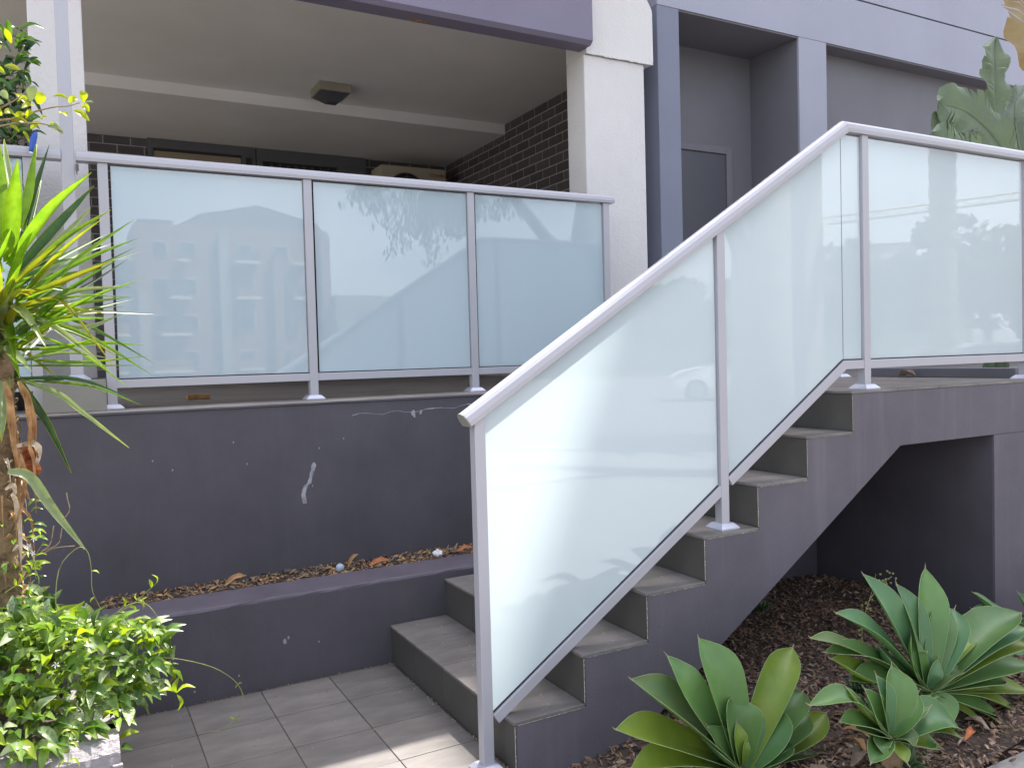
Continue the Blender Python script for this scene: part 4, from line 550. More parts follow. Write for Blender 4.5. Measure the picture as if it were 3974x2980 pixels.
# beam: front face set at 4.40, soffit back to 4.50, small drip chamfer
vs = []
for x in (-3.6, 3.052): vs += [(x, 4.402, 3.425), (x, 4.402, 4.1), (x, 4.56, 4.1), (x, 4.56, 3.404), (x, 4.43, 3.402)]
bm_.add(vs, [(0, 1, 6, 5), (1, 2, 7, 6), (2, 3, 8, 7), (3, 4, 9, 8), (4, 0, 5, 9), (4, 3, 2, 1, 0), (5, 6, 7, 8, 9)]); bm_.build('beam', M['beam'], bld)
m_ = MB(); rnd = random.Random(8)
for i in range(26): m_.box(*(lambda x, y, s: (x, x+s, y, y+s*.6, 3.400, 3.4018))(1.83+rnd.uniform(0, .12), 4.51+rnd.uniform(0, .04), rnd.uniform(.006, .02)))
m_.build('flaking_paint', M['tan'], bld)
B('ceiling_front', -3.6, 3.59, 4.562, 4.7395, ZC, ZC+.2, M['ceil'], bld); B('balcony_ceiling', -3.6, 3.953, 4.74, 7.26, ZC, ZC+.2, M['ceil'], bld)
B('ceiling_step', -3.6, 3.948, 7.262, 8.9, ZC2, ZC+.2, M['ceil'], bld)
B('parapet', -3.6, 3.59, 4.405, 4.73, 4.102, 4.16, M['beam'], bld)
B('roof_slab', -3.6, 3.60, 4.74, 9.2, ZC+.2, 4.1, M['conc'], bld)
# brick walls: backing of mortar with single bricks proud of it
BL, BH, JJ = .23, .076, .010
brick_x = [mesh('brick', *(lambda q: (q.v, q.f))(MB().box(0, .012, 0, BL, 0, BH, 0, .0025)), M['brick']) for _ in range(3)]
sw = B('side_brick_wall', 3.9482, 3.972, 4.72, 8.9, ZB, ZC, M['mortar'], bld)
row = 0; z = ZC-BH
while z > 2.15:
    off = .12 if row % 2 else 0; y = 4.76+off
    while y < 8.72:
        if not (y < 4.9): link_mesh('brick', random.choice(brick_x), sw, Vector((3.9455, y, z))-wloc(sw))
        y += BL+JJ
    z -= BH+JJ; row += 1
bw = B('rear_brick_wall', -1.4, 3.948, 8.7525, 8.9, ZB, ZC2-.001, M['mortar'], bld)
brick_y = mesh('brick', *(lambda q: (q.v, q.f))(MB().box(0, BL, 0, .012, 0, BH, 0, .0025)), M['brick'])
row = 0; z = ZC2-BH-.002
while z > 1.25:
    off = .12 if row % 2 else 0; x = -.30+off-.02
    while x < 3.92:
        lo_, hi_ = x, x+BL
        low_px = (x < .77) or (x+BL > 3.0 and z > 2.9)
        if low_px and (z > 3.0 or x < .77) and not (x < -.2 and z > 3.7): link_mesh('brick', brick_y, bw, Vector((x, 8.749, z))-wloc(bw))
        x += BL+JJ
    z -= BH+JJ; row += 1
# brick return beside the left column seen through the railing gap
win = empty('rear_window', (1.25, 8.72, 2.4), None); win.parent = bld; win.location = Vector((1.25, 8.72, 2.4))-wloc(bld)
B('window_frame', .78, 1.80, 8.70, 8.748, 3.54, ZC2-.002, M['framem'], win); B('window_frame', .78, .83, 8.70, 8.748, 2.2, 3.539, M['framem'], win); B('window_frame', 1.66, 1.80, 8.70, 8.748, 2.2, 3.539, M['framem'], win)
B('window_sash_bar', 1.70, 1.76, 8.69, 8.699, 2.2, 3.52, M['dark'], win)
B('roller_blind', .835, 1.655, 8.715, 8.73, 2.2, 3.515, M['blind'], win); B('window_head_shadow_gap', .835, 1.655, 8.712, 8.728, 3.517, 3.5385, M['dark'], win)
dr = empty('screen_door', (2.2, 8.72, ZB), None); dr.parent = bld; dr.location = Vector((2.2, 8.72, ZB))-wloc(bld)
B('door_frame', 1.81, 2.98, 8.70, 8.748, 3.50, ZC2-.002, M['framem'], dr); B('door_frame', 1.81, 1.87, 8.70, 8.748, ZB, 3.499, M['framem'], dr); B('door_frame', 2.66, 2.98, 8.70, 8.748, ZB, 3.499, M['framem'], dr)
B('door_leaf', 1.871, 2.659, 8.735, 8.747, ZB, 3.499, M['dark'], dr); B('sidelight', 2.75, 2.80, 8.69, 8.699, 2.2, 3.45, M['dark'], dr)
m_ = MB(); sp = .085
for i in range(-8, 12):
    for sgn in (1, -1):
        x0 = 1.88+i*sp; z0, z1 = 2.9, 3.49; xa, xb = x0, x0+sgn*(z1-z0)*.75
        t0 = 0; 
        pts = [(xa+(xb-xa)*q/12, z0+(z1-z0)*q/12) for q in range(13)]
        for (p, q) in zip(pts[:-1], pts[1:]):
            if 1.872 < p[0] < 2.655 and 1.872 < q[0] < 2.655: m_.tube([(p[0], 8.725+.003*sgn, p[1]), (q[0], 8.725+.003*sgn, q[1])], .0035, 4)
m_.build('diamond_grille', M['framem'], dr)
# ceiling light
lt = empty('ceiling_light', (2.05, 6.86, ZC), 'square bulkhead light with sloping dark diffuser on the balcony ceiling', 'light')
m_ = MB(); m_.box(1.925, 2.195, 6.72, 7.0, ZC-.07, ZC-.001, 0, .006); m_.build('casing', M['lampm'], lt)
m_ = MB(); m_.add([(1.94, 6.735, ZC-.071), (2.18, 6.735, ZC-.071), (2.18, 6.985, ZC-.071), (1.94, 6.985, ZC-.071), (2.03, 6.83, ZC-.125), (2.12, 6.83, ZC-.125), (2.12, 6.93, ZC-.125), (2.03, 6.93, ZC-.125)],
 [(0, 1, 5, 4), (1, 2, 6, 5), (2, 3, 7, 6), (3, 0, 4, 7), (4, 5, 6, 7), (3, 2, 1, 0)]); m_.build('diffuser', M['lampd'], lt)
# outdoor air conditioner unit on the wall
ac = empty('air_conditioner', (3.38, 8.4, 2.9), 'cream outdoor air conditioner unit with round fan and red lettering in the far balcony corner', 'air conditioner')
B('casing', 3.01, 3.755, 8.30, 8.62, 2.93, 3.482, M['acw'], ac, .006)
m_ = MB(); n = 28
for q in range(n):
    a = 2*math.pi*q/n; m_.v += [Vector((3.29+.225*math.cos(a), 8.292, 3.19+.225*math.sin(a))), Vector((3.29+.0*math.cos(a), 8.294, 3.19))]
    m_.f.append((2*q, (2*q+2) % (2*n), (2*q+3) % (2*n), 2*q+1)); m_.m.append(0)
m_.build('fan_opening', M['dark'], ac)
m_ = MB()
for rr_ in (.06, .10, .14, .18, .22):
    m_.tube([(3.29+rr_*math.cos(a*math.pi/12), 8.284, 3.19+rr_*math.sin(a*math.pi/12)) for a in range(25)], .0025, 4)
for q in range(8): m_.tube([(3.29, 8.284, 3.19), (3.29+.225*math.cos(q*math.pi/4), 8.284, 3.19+.225*math.sin(q*math.pi/4))], .003, 4)
m_.build('fan_grille', M['framem'], ac)
tx = bpy.data.curves.new('lettering', 'FONT'); tx.body = 'TOSHIBA'; tx.size = .048; tx.extrude = .0006; tx.materials.append(M['red'])
to_ = bpy.data.objects.new('lettering', tx); COL.objects.link(to_); dg = bpy.context.evaluated_depsgraph_get(); me_ = bpy.data.meshes.new_from_object(to_.evaluated_get(dg)); bpy.data.objects.remove(to_)
me_.transform(Matrix.Rotation(math.pi/2, 4, 'X')); me_.name = 'lettering'
if not me_.materials: me_.materials.append(M['red'])
link_mesh('lettering', me_, ac, Vector((3.555, 8.296, 3.395))-wloc(ac))
# things left on the balcony seen under the rail
tag(B('roof_tile', .60, .72, 4.95, 5.05, ZB, ZB+.03, M['tan'], None, .005), 'small terracotta piece lying on the balcony floor under the first glass panel', 'tile')

# ------------------------------------------------------------------ neighbouring facade on the right
fb = empty('entrance_building', (6, 4.6, 0), 'neighbouring entrance building with lavender render, deep openings and a slate-blue door', 'building')
YF = 4.58; ZO = 3.845
B('upper_wall', 3.722, 12, YF, 5.4, ZO, 4.243, M['lav'], fb); B('joint_recess', 3.722, 12, YF+.012, 5.4, 4.2435, 4.2565, M['dark'], fb); B('upper_wall', 3.722, 12, YF, 5.4, 4.257, 5.5, M['lav'], fb)
B('narrow_pier', 3.722, 3.918, YF+.002, 4.9, 1.0, ZO-.001, M['bluep'], fb, .004)
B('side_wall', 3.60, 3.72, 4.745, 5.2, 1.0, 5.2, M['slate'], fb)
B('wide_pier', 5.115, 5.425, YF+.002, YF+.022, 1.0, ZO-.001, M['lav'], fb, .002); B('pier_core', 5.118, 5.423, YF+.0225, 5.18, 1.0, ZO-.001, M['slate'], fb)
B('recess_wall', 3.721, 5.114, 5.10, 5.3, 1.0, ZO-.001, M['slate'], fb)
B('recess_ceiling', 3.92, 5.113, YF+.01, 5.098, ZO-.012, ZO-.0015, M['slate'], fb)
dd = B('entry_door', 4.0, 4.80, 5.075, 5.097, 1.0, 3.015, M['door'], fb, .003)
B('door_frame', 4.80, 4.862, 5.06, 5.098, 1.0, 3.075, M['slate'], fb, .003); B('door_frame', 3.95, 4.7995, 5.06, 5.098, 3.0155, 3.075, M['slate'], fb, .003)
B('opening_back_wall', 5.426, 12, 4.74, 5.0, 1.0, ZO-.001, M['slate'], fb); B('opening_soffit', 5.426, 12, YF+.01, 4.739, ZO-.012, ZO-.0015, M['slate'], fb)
B('porch_floor', 3.72, 12, 3.66, 5.5, .9, ZL-.003, M['tile'], fb)
B('planter_wall', 4.62, 12, 2.60, 2.72, -.05, 1.26, M['slate'], fb); B('planter_soil', 4.62, 12, 2.722, 3.658, .9, 1.18, M['soil'], fb)
tag(B('unseen_shadow_tower', 10.40, 28, 10, 34, -.06, 23.5, M['lav']), 'plain unseen tower block behind the entrance building, added to shade the stairs and garden bed', 'building')  # out of view; placed and sized to cast the soft shadow edge

# ------------------------------------------------------------------ garden bed under and before the stairs
def bed_y(x): return 1.66+.05*math.sin(x*2.1)+(.0 if x < 2.4 else .03)
def bed_z(x, y): return .012-.055*max(0, min(1, (2.15-x)/.5))*max(0, min(1, (y-1.9)/.2))+.02*math.sin(x*3+1)*math.sin(y*2.6)+.012*math.sin(x*9+y*7)
m_ = MB(); nx, ny = 60, 30
for j in range(ny+1):
    for i in range(nx+1):
        x = 1.302+i*(6-1.302)/nx; yf = bed_y(x); y = yf+j*(3.62-yf)/ny; e = min(1, (y-yf)*12)
        m_.v.append(Vector((x, y, (bed_z(x, y)+.01)*e-.01*(1-e))))
for j in range(ny):
    for i in range(nx): m_.f.append((j*(nx+1)+i, j*(nx+1)+i+1, (j+1)*(nx+1)+i+1, (j+1)*(nx+1)+i)); m_.m.append(0)
tag(m_.build('garden_bed', M['soil'], smooth=True), kind='structure')
def bed_area(r):
    while 1:
        x = r.uniform(1.31, 4.6); y = r.uniform(1.6, 3.55)
        if y > bed_y(x)-.03+r.uniform(-.04, .03): return x, y
chips('mulch', 21000, bed_area, [M['chipw'], M['soil'], M['drylf'], M['chipw'], M['chipw'], M['bark']], lambda x, y: bed_z(x, y)+.010, .030, seed=21, tilt=.4)

# ------------------------------------------------------------------ agaves
def agave_prof(t):
    return (.42+.58*math.sin(min(1, t/.55)*math.pi/2)) if t < .55 else max(.02, math.cos((t-.55)/.45*math.pi/2)**.85)
def make_agave(data, label, stem=True):
    (bx, by, bz), leaves = data
    r = empty('agave', (bx, by, 0), label, 'agave', 'agaves in the mulched bed'); C = Vector((bx, by, bz))
    MB().tube([(bx, by, -.02), (bx, by, bz*.5), (bx, by, max(bz, .03))], [.045, .04, .03], 8).build('stem', M['bark'], r)
    for i, (P, w_, k) in enumerate(leaves):
        b, v, t_ = [Vector(q) for q in P]; d = (t_-C); d.normalize()
        b = b+d*.012; nrm = (Vector((0, -.35, .75))-d*d.dot(Vector((0, -.35, .75)))*.9)
        if d.z > .75: nrm = Vector((-d.x*.8, -1, .2))
        L_ = (t_-b).length; sag = Vector((0, 0, .05*L_)); v2 = b.lerp(t_, .5)+(v-b.lerp(t_, .5))*.8+sag*.4
        m_ = blade([b, v2, t_], w_*(1.32 if bx < 2.1 else 1.55 if bx > 2.4 else 1.75), agave_prof, 12, 4, .42, nrm, mi=0)
        nc = 9; n = 12
        # pale margin cells along both edges and a dry tip
        for i_ in range(n):
            for j in (0, nc-2): m_.m[i_*(nc-1)+j] = 0
        rim = MB(); Cs = [m_.v[i_*nc] for i_ in range(n+1)]; Ce = [m_.v[i_*nc+nc-1] for i_ in range(n+1)]
        o = m_.build('leaf', [A[k], M['edge'], M['tip']], r, smooth=True)
        e_ = MB().tube(Cs, .0008, 4).tube(Ce, .0008, 4); e_.build('leaf_margin', M['edge'], o)
        e_ = MB().tube([t_-d*.008, t_+d*.004, t_+d*.016+Vector((random.uniform(-.006, .006), 0, random.uniform(-.003, .006)))], [.0032, .0022, .0006], 5); e_.build('leaf_tip', M['tip'], o)
    return r
make_agave(AGA, 'broad-leaved green agave beside the lower stair side, nearest the steps')
make_agave(AGB, 'largest agave, with long bluish upright leaves, in front of the dark under-stair opening')
make_agave(AGC, 'smaller agave with arching leaves at the front, between the two large ones')
make_agave(AGD, 'agave partly out of frame at the right edge, by the landing wall')
# small weeds in the bed
def weed(x, y, n, L_, label, k='d', cat='weed'):
    m_ = MB()
    for i in range(n):
        a = random.uniform(0, 6.28); l = L_*random.uniform(.5, 1); e = random.uniform(.4, 1.3); d = Vector((math.cos(a)*math.cos(e), math.sin(a)*math.cos(e), math.sin(e)))
        b = Vector((x+random.uniform(-.03, .03), y+random.uniform(-.03, .03), bed_z(x, y)+.01)); blade([b, b+d*l*.6+Vector((0, 0, .01)), b+d*l-Vector((0, 0, l*.15))], l*.14, lambda t: max(.05, math.sin(math.pi*(t*.85+.12))), 4, 1, .3, mb=m_)
    return tag(m_.build('weed', G[k], smooth=True), label, cat, 'small weeds in the mulch')
weed(2.62, 2.02, 40, .12, 'ragged green weed between the two big agaves'); weed(2.55, 1.92, 26, .09, 'low tuft of weed just right of the nearest agave', 'g')
weed(2.12, 2.35, 14, .08, 'tiny weed against the stair side behind the nearest agave', 'g'); weed(2.38, 1.74, 60, .10, 'low leafy weed growing under the small front agave', 'h')
weed(2.30, 1.70, 70, .11, 'broad low mat of dull weed at the foot of the small front agave', 'd'); weed(2.75, 2.2, 40, .10, 'dark weed half hidden behind the left leaves of the largest agave'); weed(3.2, 3.2, 18, .09, 'small weed in the shade under the stairs'); weed(2.46, 1.80, 40, .08, 'low weed spreading right of the small front agave', 'h')
m_ = MB(); st = [(2.66, 2.05, .16), (2.64, 2.1, .28), (2.72, 2.14, .40), (2.86, 2.2, .43), (2.95, 2.2, .47)]
m_.tube(catmull(st, 14), .0012, 4); m_.tube([(2.72, 2.14, .40), (2.76, 2.14, .47), (2.775, 2.14, .52)], .001, 4)
for i in range(46):
    p = Vector(random.choice(catmull(st, 30)[8:]+[Vector((2.775, 2.14, .51)), Vector((2.765, 2.14, .49))])); p += Vector((random.uniform(-.02, .02), random.uniform(-.02, .02), random.uniform(-.012, .02))); m_.box(p.x-.003, p.x+.003, p.y-.003, p.y+.003, p.z-.003, p.z+.003)
tag(m_.build('flower_stalk', M['stem']), 'thin dry weed stalk with tiny yellow-green buds left of the largest agave', 'weed')
for i, (x, y, a, l, k) in enumerate([(2.20, 1.80, .4, .13, 'drylf'), (2.31, 1.83, 1.2, .10, 'tan'), (2.10, 1.76, 2.4, .12, 'drylf'), (2.68, 1.72, .2, .08, 'orange'), (2.82, 1.72, 1.6, .09, 'drylf'), (2.42, 1.90, 2.0, .09, 'tan')]):
    d = Vector((math.cos(a), math.sin(a), 0))*l
    leaf_thing('fallen_leaf', (x, y, .05), Vector((x, y, .055))+d, l*.3, M[k], ['long brown dry leaf on the mulch right of the nearest agave', 'tan dry leaf on the mulch between the nearest agave and the small front one', 'curled brown leaf on the mulch below the nearest agave', 'orange-brown leaf on the mulch by the pavement', 'brown leaf on the mulch nearest the bottom right corner', 'tan dry leaf on the mulch left of the small front agave'][i], 'leaf', .9)

# ------------------------------------------------------------------ planter, lower left
pl = empty('planter', (-.5, 3.0, 0), 'rough rendered planter box with bright top edge, lower left, overgrown by jasmine', 'planter')
rough_box('planter_front', -2.2, .088, 2.42, 2.60, -.05, .40, [M['render_shade'], M['render']], pl, 160, .042, .0032)  # front darker and top lighter: shade and sun put into the colours
m_ = MB(); m_.box(-2.2, -.12, 2.415, 2.42, -.05, .335)
def side_wall(x0, x1, y0, y1, z1):
    vs = []; fs = []; mi = []; ny = 50; rr = .012
    prof = [(x1, -.05), (x1, z1-rr*1.5), (x1-rr*.4, z1-rr*.4), (x1-rr*1.4, z1), (x0+rr, z1), (x0, z1-rr), (x0, -.05)]; n = len(prof)
    for i in range(ny+1):
        y = y0+(y1-y0)*i/ny
        for k, (x, z) in enumerate(prof): jj = .0028 if 0 < k < n-1 else 0; vs.append((x+random.uniform(-jj, jj), y, z+random.uniform(-jj, jj)))
    for i in range(ny):
        for k in range(n-1): fs.append((i*n+k, i*n+k+1, (i+1)*n+k+1, (i+1)*n+k)); mi.append(0)
    m_ = MB(); m_.v = [Vector(v) for v in vs]; m_.f = fs; m_.m = mi; return m_.build('planter_side', M['render'], pl)
side_wall(-.05, .0885, 2.601, Y1+.1, .398)
B('lit_corner_strip', .066, .0925, 2.4145, 2.43, -.05, .352, M['render'], pl, .003)  # added strip in the lighter colour, imitates light on the corner chamfer
B('planter_soil', -2.2, -.051, 2.601, 3.62, -.05, .35, M['soil'], pl)
B('planter_back', -2.2, .091, Y1, Y1+.2, -.05, .392, M['wall'], pl)

# ------------------------------------------------------------------ yucca
yu = empty('yucca', (-.19, 3.0, .35), 'tall yucca with bright backlit sword leaves and shaggy trunk in the left planter', 'yucca')
tr = MB(); tp_ = [(-.185, 3.0, .3), (-.192, 3.0, .7), (-.195, 3.0, 1.1), (-.19, 3.0, 1.4), (-.182, 3.0, 1.66)]
m_ = MB(); m_.tube(catmull(tp_, 40), [.043+.004*math.sin(i*2.3)+(.006 if i > 24 else 0) for i in range(40)], 14); m_.build('trunk', M['bark'], yu, smooth=False)
rnd = random.Random(4)
for i in range(150):
    z = .55+i*.0078; a = i*2.4+rnd.uniform(-.2, .2); c = Vector((-.19, 3.0, z)); d = Vector((math.cos(a), math.sin(a), 0)); s_ = rnd.uniform(.016, .026); sd = Vector((-d.y, d.x, 0))
    base = c+d*.04; m_ = MB().add([base-sd*s_, base+sd*s_, base+d*.014+sd*s_*.6+Vector((0, 0, s_*.7)), base+d*.016+Vector((0, 0, s_*1.1)), base+d*.014-sd*s_*.6+Vector((0, 0, s_*.7)), base+d*.002+Vector((0, 0, s_*1.3))], [(0, 1, 2, 3, 4), (4, 3, 5), (3, 2, 5), (0, 4, 5), (2, 1, 5)])
    if z > 1.5: continue
    m_.build('leaf_scar', rnd.choice([M['bark'], M['bark'], M['tan'], M['twig'], M['pale'] if i % 3 == 0 else M['bark']]), yu)
def yp(t): return (.55+.45*math.sin(min(1, t/.4)*math.pi/2)) if t < .4 else max(.03, (1-((t-.4)/.6)**1.7))
for i, (P, w_, k) in enumerate(YUCCA):
    P = [Vector(q) for q in P]
    if len(P) == 2: P = [P[0], P[0].lerp(P[1], .5)+Vector((0, 0, .012)), P[1]]
    d = (P[-1]-P[0]).normalized(); nrm = Vector((.15, -.9, .55))
    m_ = blade(P, w_*1.08, yp, 10, 2, rnd.uniform(.25, .7), nrm)
    o = m_.build('leaf', G[k], yu, smooth=True)
    if w_ > .017 and i < 42:
        nc = 5; MB().tube([m_.v[j*nc] for j in range(11)], .0008, 3).tube([m_.v[j*nc+4] for j in range(11)], .0008, 3).build('leaf_margin', G['v'], o)
m_ = blade([Vector(q) for q in HANG[0]], HANG[1], lambda t: max(.06, math.sin(math.pi*(t*.8+.14))), 12, 2, .35, (.4, -.9, .3)); tag(m_.build('leaf', G['p'], yu, smooth=True), 'long pale yellowing leaf hanging below the trunk husks')
for P, w_, k in DEAD:
    m_ = blade([Vector(q) for q in P], w_*1.1, lambda t: max(.15, math.sin(math.pi*(t*.8+.15))), 10, 2, .9, (.3, -1, .1), wav=.5)
    tag(m_.build('dead_leaf', {'o': M['tan'], 'r': M['rust'], 'w': M['pale']}[k], yu), None)
for i in range(16):
    a = rnd.uniform(-1.6, 1.2); z = rnd.uniform(.75, 1.4); b = Vector((-.19+.045*math.cos(a), 3.0+.045*math.sin(a), z)); l = rnd.uniform(.06, .2)
    m_ = blade([b, b+Vector((math.cos(a)*.03, math.sin(a)*.03, -l*.3)), b+Vector((math.cos(a)*.035, math.sin(a)*.03, -l))], rnd.uniform(.006, .016), lambda t: max(.1, 1-t), 6, 1, .8, wav=.4)
    m_.build('dead_leaf', rnd.choice([M['tan'], M['twig'], M['pale']]), yu)

# ------------------------------------------------------------------ jasmine spilling over the planter
ja = empty('jasmine_bush', (-.1, 2.9, .35), 'dense glossy star jasmine bush with variegated and lime leaves spilling over the left planter', 'jasmine')
def leaf_me(k):
    m_ = MB(); l = 1.; prof = lambda t: math.sin(math.pi*min(1, t*.92+.04))**.85*(1 if t < .6 else 1-.35*(t-.6)/.4)
    blade([(0, 0, 0), (.5, 0, .10+.05*k), (1, 0, -.06-.06*k)], .42-.04*k, prof, 5, 1, .55, (0, 0, 1), mb=m_)
    return m_
jm = {}
for mk in ('jd', 'jm', 'jy', 'jv'):
    jm[mk] = [mesh('leaf', leaf_me(k).v, leaf_me(k).f, M[mk], None, True) for k in range(3)]
def place_leaf(par, p, d, l, mk, rnd, name='leaf'):
    d = Vector(d).normalized(); upv = Vector((rnd.uniform(-.5, .5), rnd.uniform(-.9, .1), 1)); y = upv.cross(d)
    if y.length < .05: y = Vector((0, 1, 0)).cross(d)
    y.normalize(); zv = d.cross(y); o = link_mesh(name, rnd.choice(jm[mk]), par)
    Mx = Matrix(((d.x, y.x, zv.x, 0), (d.y, y.y, zv.y, 0), (d.z, y.z, zv.z, 0), (0, 0, 0, 1))) @ Matrix.Diagonal((l, l, l, 1))
    o.matrix_local = Matrix.Translation(Vector(p)-wloc(par)) @ Mx; return o
rnd = random.Random(9)
def bush_pt(shell=True):
    # mound: long ellipsoid over the planter, lobed
    while 1:
        u = rnd.uniform(0, 2*math.pi); v = rnd.uniform(-.35, 1.35); r_ = 1.0 if shell else rnd.uniform(.55, .93)
        n = Vector((math.cos(u)*math.cos(v), math.sin(u)*math.cos(v), math.sin(v)))
        lob = 1+.16*math.sin(u*3+v*4)+.10*math.sin(u*7-v*5)
        p = Vector((-.27+.47*n.x*lob*r_, 2.86+.42*n.y*lob*r_, .42+.235*n.z*lob*r_))
        if p.y > 3.58: continue
        if p.z < .30: continue
        if p.z < .40 and p.y > 2.42 and p.x < .09: continue
        return p, n
vis = 0
for i in range(285):
    p, n = bush_pt()
    for q in range(8):
        if n.y < .25 or n.x > .3 and n.z > -.2: break
        p, n = bush_pt()
    d = n*.7+Vector((rnd.uniform(-.9, .9), rnd.uniform(-.9, .4), rnd.uniform(-.6, .6)))
    mk = rnd.choices(('jd', 'jm', 'jy', 'jv'), (2.2, 5, 2.6 if n.z > .2 else 1.2, 3))[0]
    place_leaf(ja, p+n*rnd.uniform(-.02, .025), d, rnd.uniform(.055, .088), mk, rnd)
def leaf_cloud(name, par, n, ptf, lf, mats, wts, seed, kind='stuff'):
    r2 = random.Random(seed); m_ = MB(); base = leaf_me(1)
    for i in range(n):
        p, nn = ptf(); d = (nn*.6+Vector((r2.uniform(-1, 1), r2.uniform(-1, .6), r2.uniform(-.7, .7)))).normalized(); up = Vector((r2.uniform(-.6, .6), r2.uniform(-.8, .3), 1)); y = up.cross(d).normalized(); z = d.cross(y); l = lf(r2)
        k = r2.choices(range(len(mats)), wts)[0]
        m_.add([p+d*v.x*l+y*v.y*l+z*v.z*l for v in base.v], base.f, k)
    o = m_.build(name, mats, par, smooth=True); return tag(o, kind=kind)
leaf_cloud('leaf_mass', ja, 1700, lambda: (lambda a: (a[0], a[1]))(bush_pt(rnd.random() < .6)), lambda r: r.uniform(.05, .078), [M['jd'], M['jm'], M['jy'], M['jv']], (3.4, 5, 1.8, 2.4), 31)
# runners
for P in TENDRIL:
    C_ = catmull(P, 26); s_ = MB().tube(C_, [.0019-.0011*i/25 for i in range(26)], 5).build('runner', M['stem'], ja)
    for i in range(3, 26, 4):
        t_ = (C_[min(i+1, 25)]-C_[i-1]).normalized(); sd = t_.cross(Vector((0, -1, .2))).normalized()
        for sg in (1, -1):
            if rnd.random() < .62 and P is not TENDRIL[3]: place_leaf(ja, C_[i], sd*sg+t_*.5+Vector((0, -.2, .1)), rnd.uniform(.018, .034), 'jy', rnd)
            elif P is TENDRIL[3] and i in (11, 19): place_leaf(ja, C_[i], sd*sg+t_*.3, rnd.uniform(.012, .02), 'jy', rnd)
for P in TWIG: MB().tube(catmull(P, 8), .0014, 5).build('dry_twig', M['twig'], ja)
# end sprig on the right with young leaves
for (p, d, l) in (((.262, 2.72, .40), (.1, -.1, 1), .05), ((.262, 2.72, .40), (1, -.1, .25), .055), ((.262, 2.72, .40), (-.9, -.1, .35), .055), ((.262, 2.72, .395), (.1, -.1, -1), .05)):
    place_leaf(ja, p, d, l, 'jy', rnd)
# flowers
def flower(par, c, s_):
    m_ = MB(); c = Vector(c)
    for q in range(5):
        a = q*1.2566+.3; d = Vector((math.cos(a), -.15, math.sin(a))); d2 = Vector((math.cos(a+.5), -.1, math.sin(a+.5)))
        m_.add([c, c+d*s_*.6, c+d2*s_*1.05+Vector((0, -.002, 0)), c+d2*s_*.5], [(0, 1, 2, 3)])
    m_.build('flower', M['petal'], par)
flower(ja, (-.055, 2.50, .625), .011); flower(ja, (-.10, 2.72, .93), .009); flower(ja, (-.115, 2.73, .91), .009); flower(ja, (-.105, 2.72, .89), .009)
# jasmine creeping up the trunk
for i in range(30):
    z = rnd.uniform(.62, 1.0); a = rnd.uniform(-2.2, .8); p = Vector((-.17+.06*math.cos(a), 2.97+.07*math.sin(a), z)); place_leaf(ja, p, (math.cos(a), math.sin(a), rnd.uniform(-.4, .5)), rnd.uniform(.028, .05), rnd.choice(['jd', 'jm', 'jm', 'jy']), rnd)

# ------------------------------------------------------------------ shrubs upper left
sh = empty('pale_shrub', (-.5, 3.45, 1.0), 'lime-yellow shrub branch reaching in from the left edge above the yucca', 'shrub')
for P in BRANCH: MB().tube(catmull(P, 14), [.004-.0025*i/13 for i in range(14)], 6).build('branch', M['twig'], sh)
MB().tube([(-.75, 3.5, .3), (-.62, 3.48, 1.5), (-.45, 3.46, 2.35), BRANCH[0][0]], [.02, .016, .01, .005], 7).build('stem', M['twig'], sh)
lp = lambda t: math.sin(math.pi*min(1, t*.9+.06))**.8
for i, (a, b, w_) in enumerate(BLEAF): blade([b, (Vector(a)+Vector(b))/2+Vector((0, -.006, .006)), a], w_*1.15, lp, 6, 2, .3, (random.uniform(-.4, .4), -1, .4)).build('leaf', G['v'] if i % 5 else G['p'], sh, smooth=True)
rnd = random.Random(12)
for i in range(60):
    p = Vector((rnd.uniform(-.62, -.12), 3.45+rnd.uniform(-.12, .1), rnd.uniform(2.32, 2.62))); d = Vector((rnd.uniform(-1, 1), rnd.uniform(-.6, .3), rnd.uniform(-.8, .8))).normalized()*rnd.uniform(.035, .06)
    blade([p, p+d*.5+Vector((0, 0, .004)), p+d], rnd.uniform(.014, .026), lp, 5, 1, .3, (rnd.uniform(-.4, .4), -1, .4)).build('leaf', rnd.choice([G['v'], G['v'], G['y'], G['b'], G['d']]), sh, smooth=True)
ds = empty('frangipani_shrub', (-.5, 3.85, .9), 'dark green broad-leaved shrub against the balcony shade at the upper left edge', 'shrub')
MB().tube([(-.8, 3.9, .36), (-.6, 3.88, 1.6), (-.4, 3.85, 2.5), (-.3, 3.85, 2.95)], [.02, .017, .012, .006], 7).build('stem', M['twig'], ds)
for i, (a, b, w_) in enumerate(DLEAF): blade([b, (Vector(a)+Vector(b))/2+Vector((0, -.01, .015)), a], w_*1.1, lp, 6, 2, .4, (random.uniform(-.3, .3), -.8, .7)).build('leaf', G['g'] if i > 45 or i % 4 == 0 else G['d'], ds, smooth=True)
rnd = random.Random(15)
hb = empty('balcony_shrub', (-.3, 4.55, ZB), 'dark bushy potted shrub behind the short left railing', 'shrub')
MB().tube([(-.3, 4.7, ZB), (-.31, 4.7, 2.6)], [.016, .008], 6).build('stem', M['twig'], hb)
MB().tube([(-.3, 4.7, ZB), (-.3, 4.7, ZB+.22), (-.3, 4.7, ZB+.25)], [.12, .15, .155], 16).build('pot', M['framem'], hb)
def hb_pt():
    a = rnd.uniform(0, 6.28); q = rnd.uniform(.2, 1)**.5; z = rnd.uniform(1.5, 2.85); return Vector((-.33+.22*q*math.cos(a), 4.68+.2*q*math.sin(a), z)), Vector((math.cos(a), math.sin(a), .2))
leaf_cloud('leaf_mass', hb, 1900, hb_pt, lambda r: r.uniform(.03, .06), [G['d'], M['jd']], (3, 2), 41)
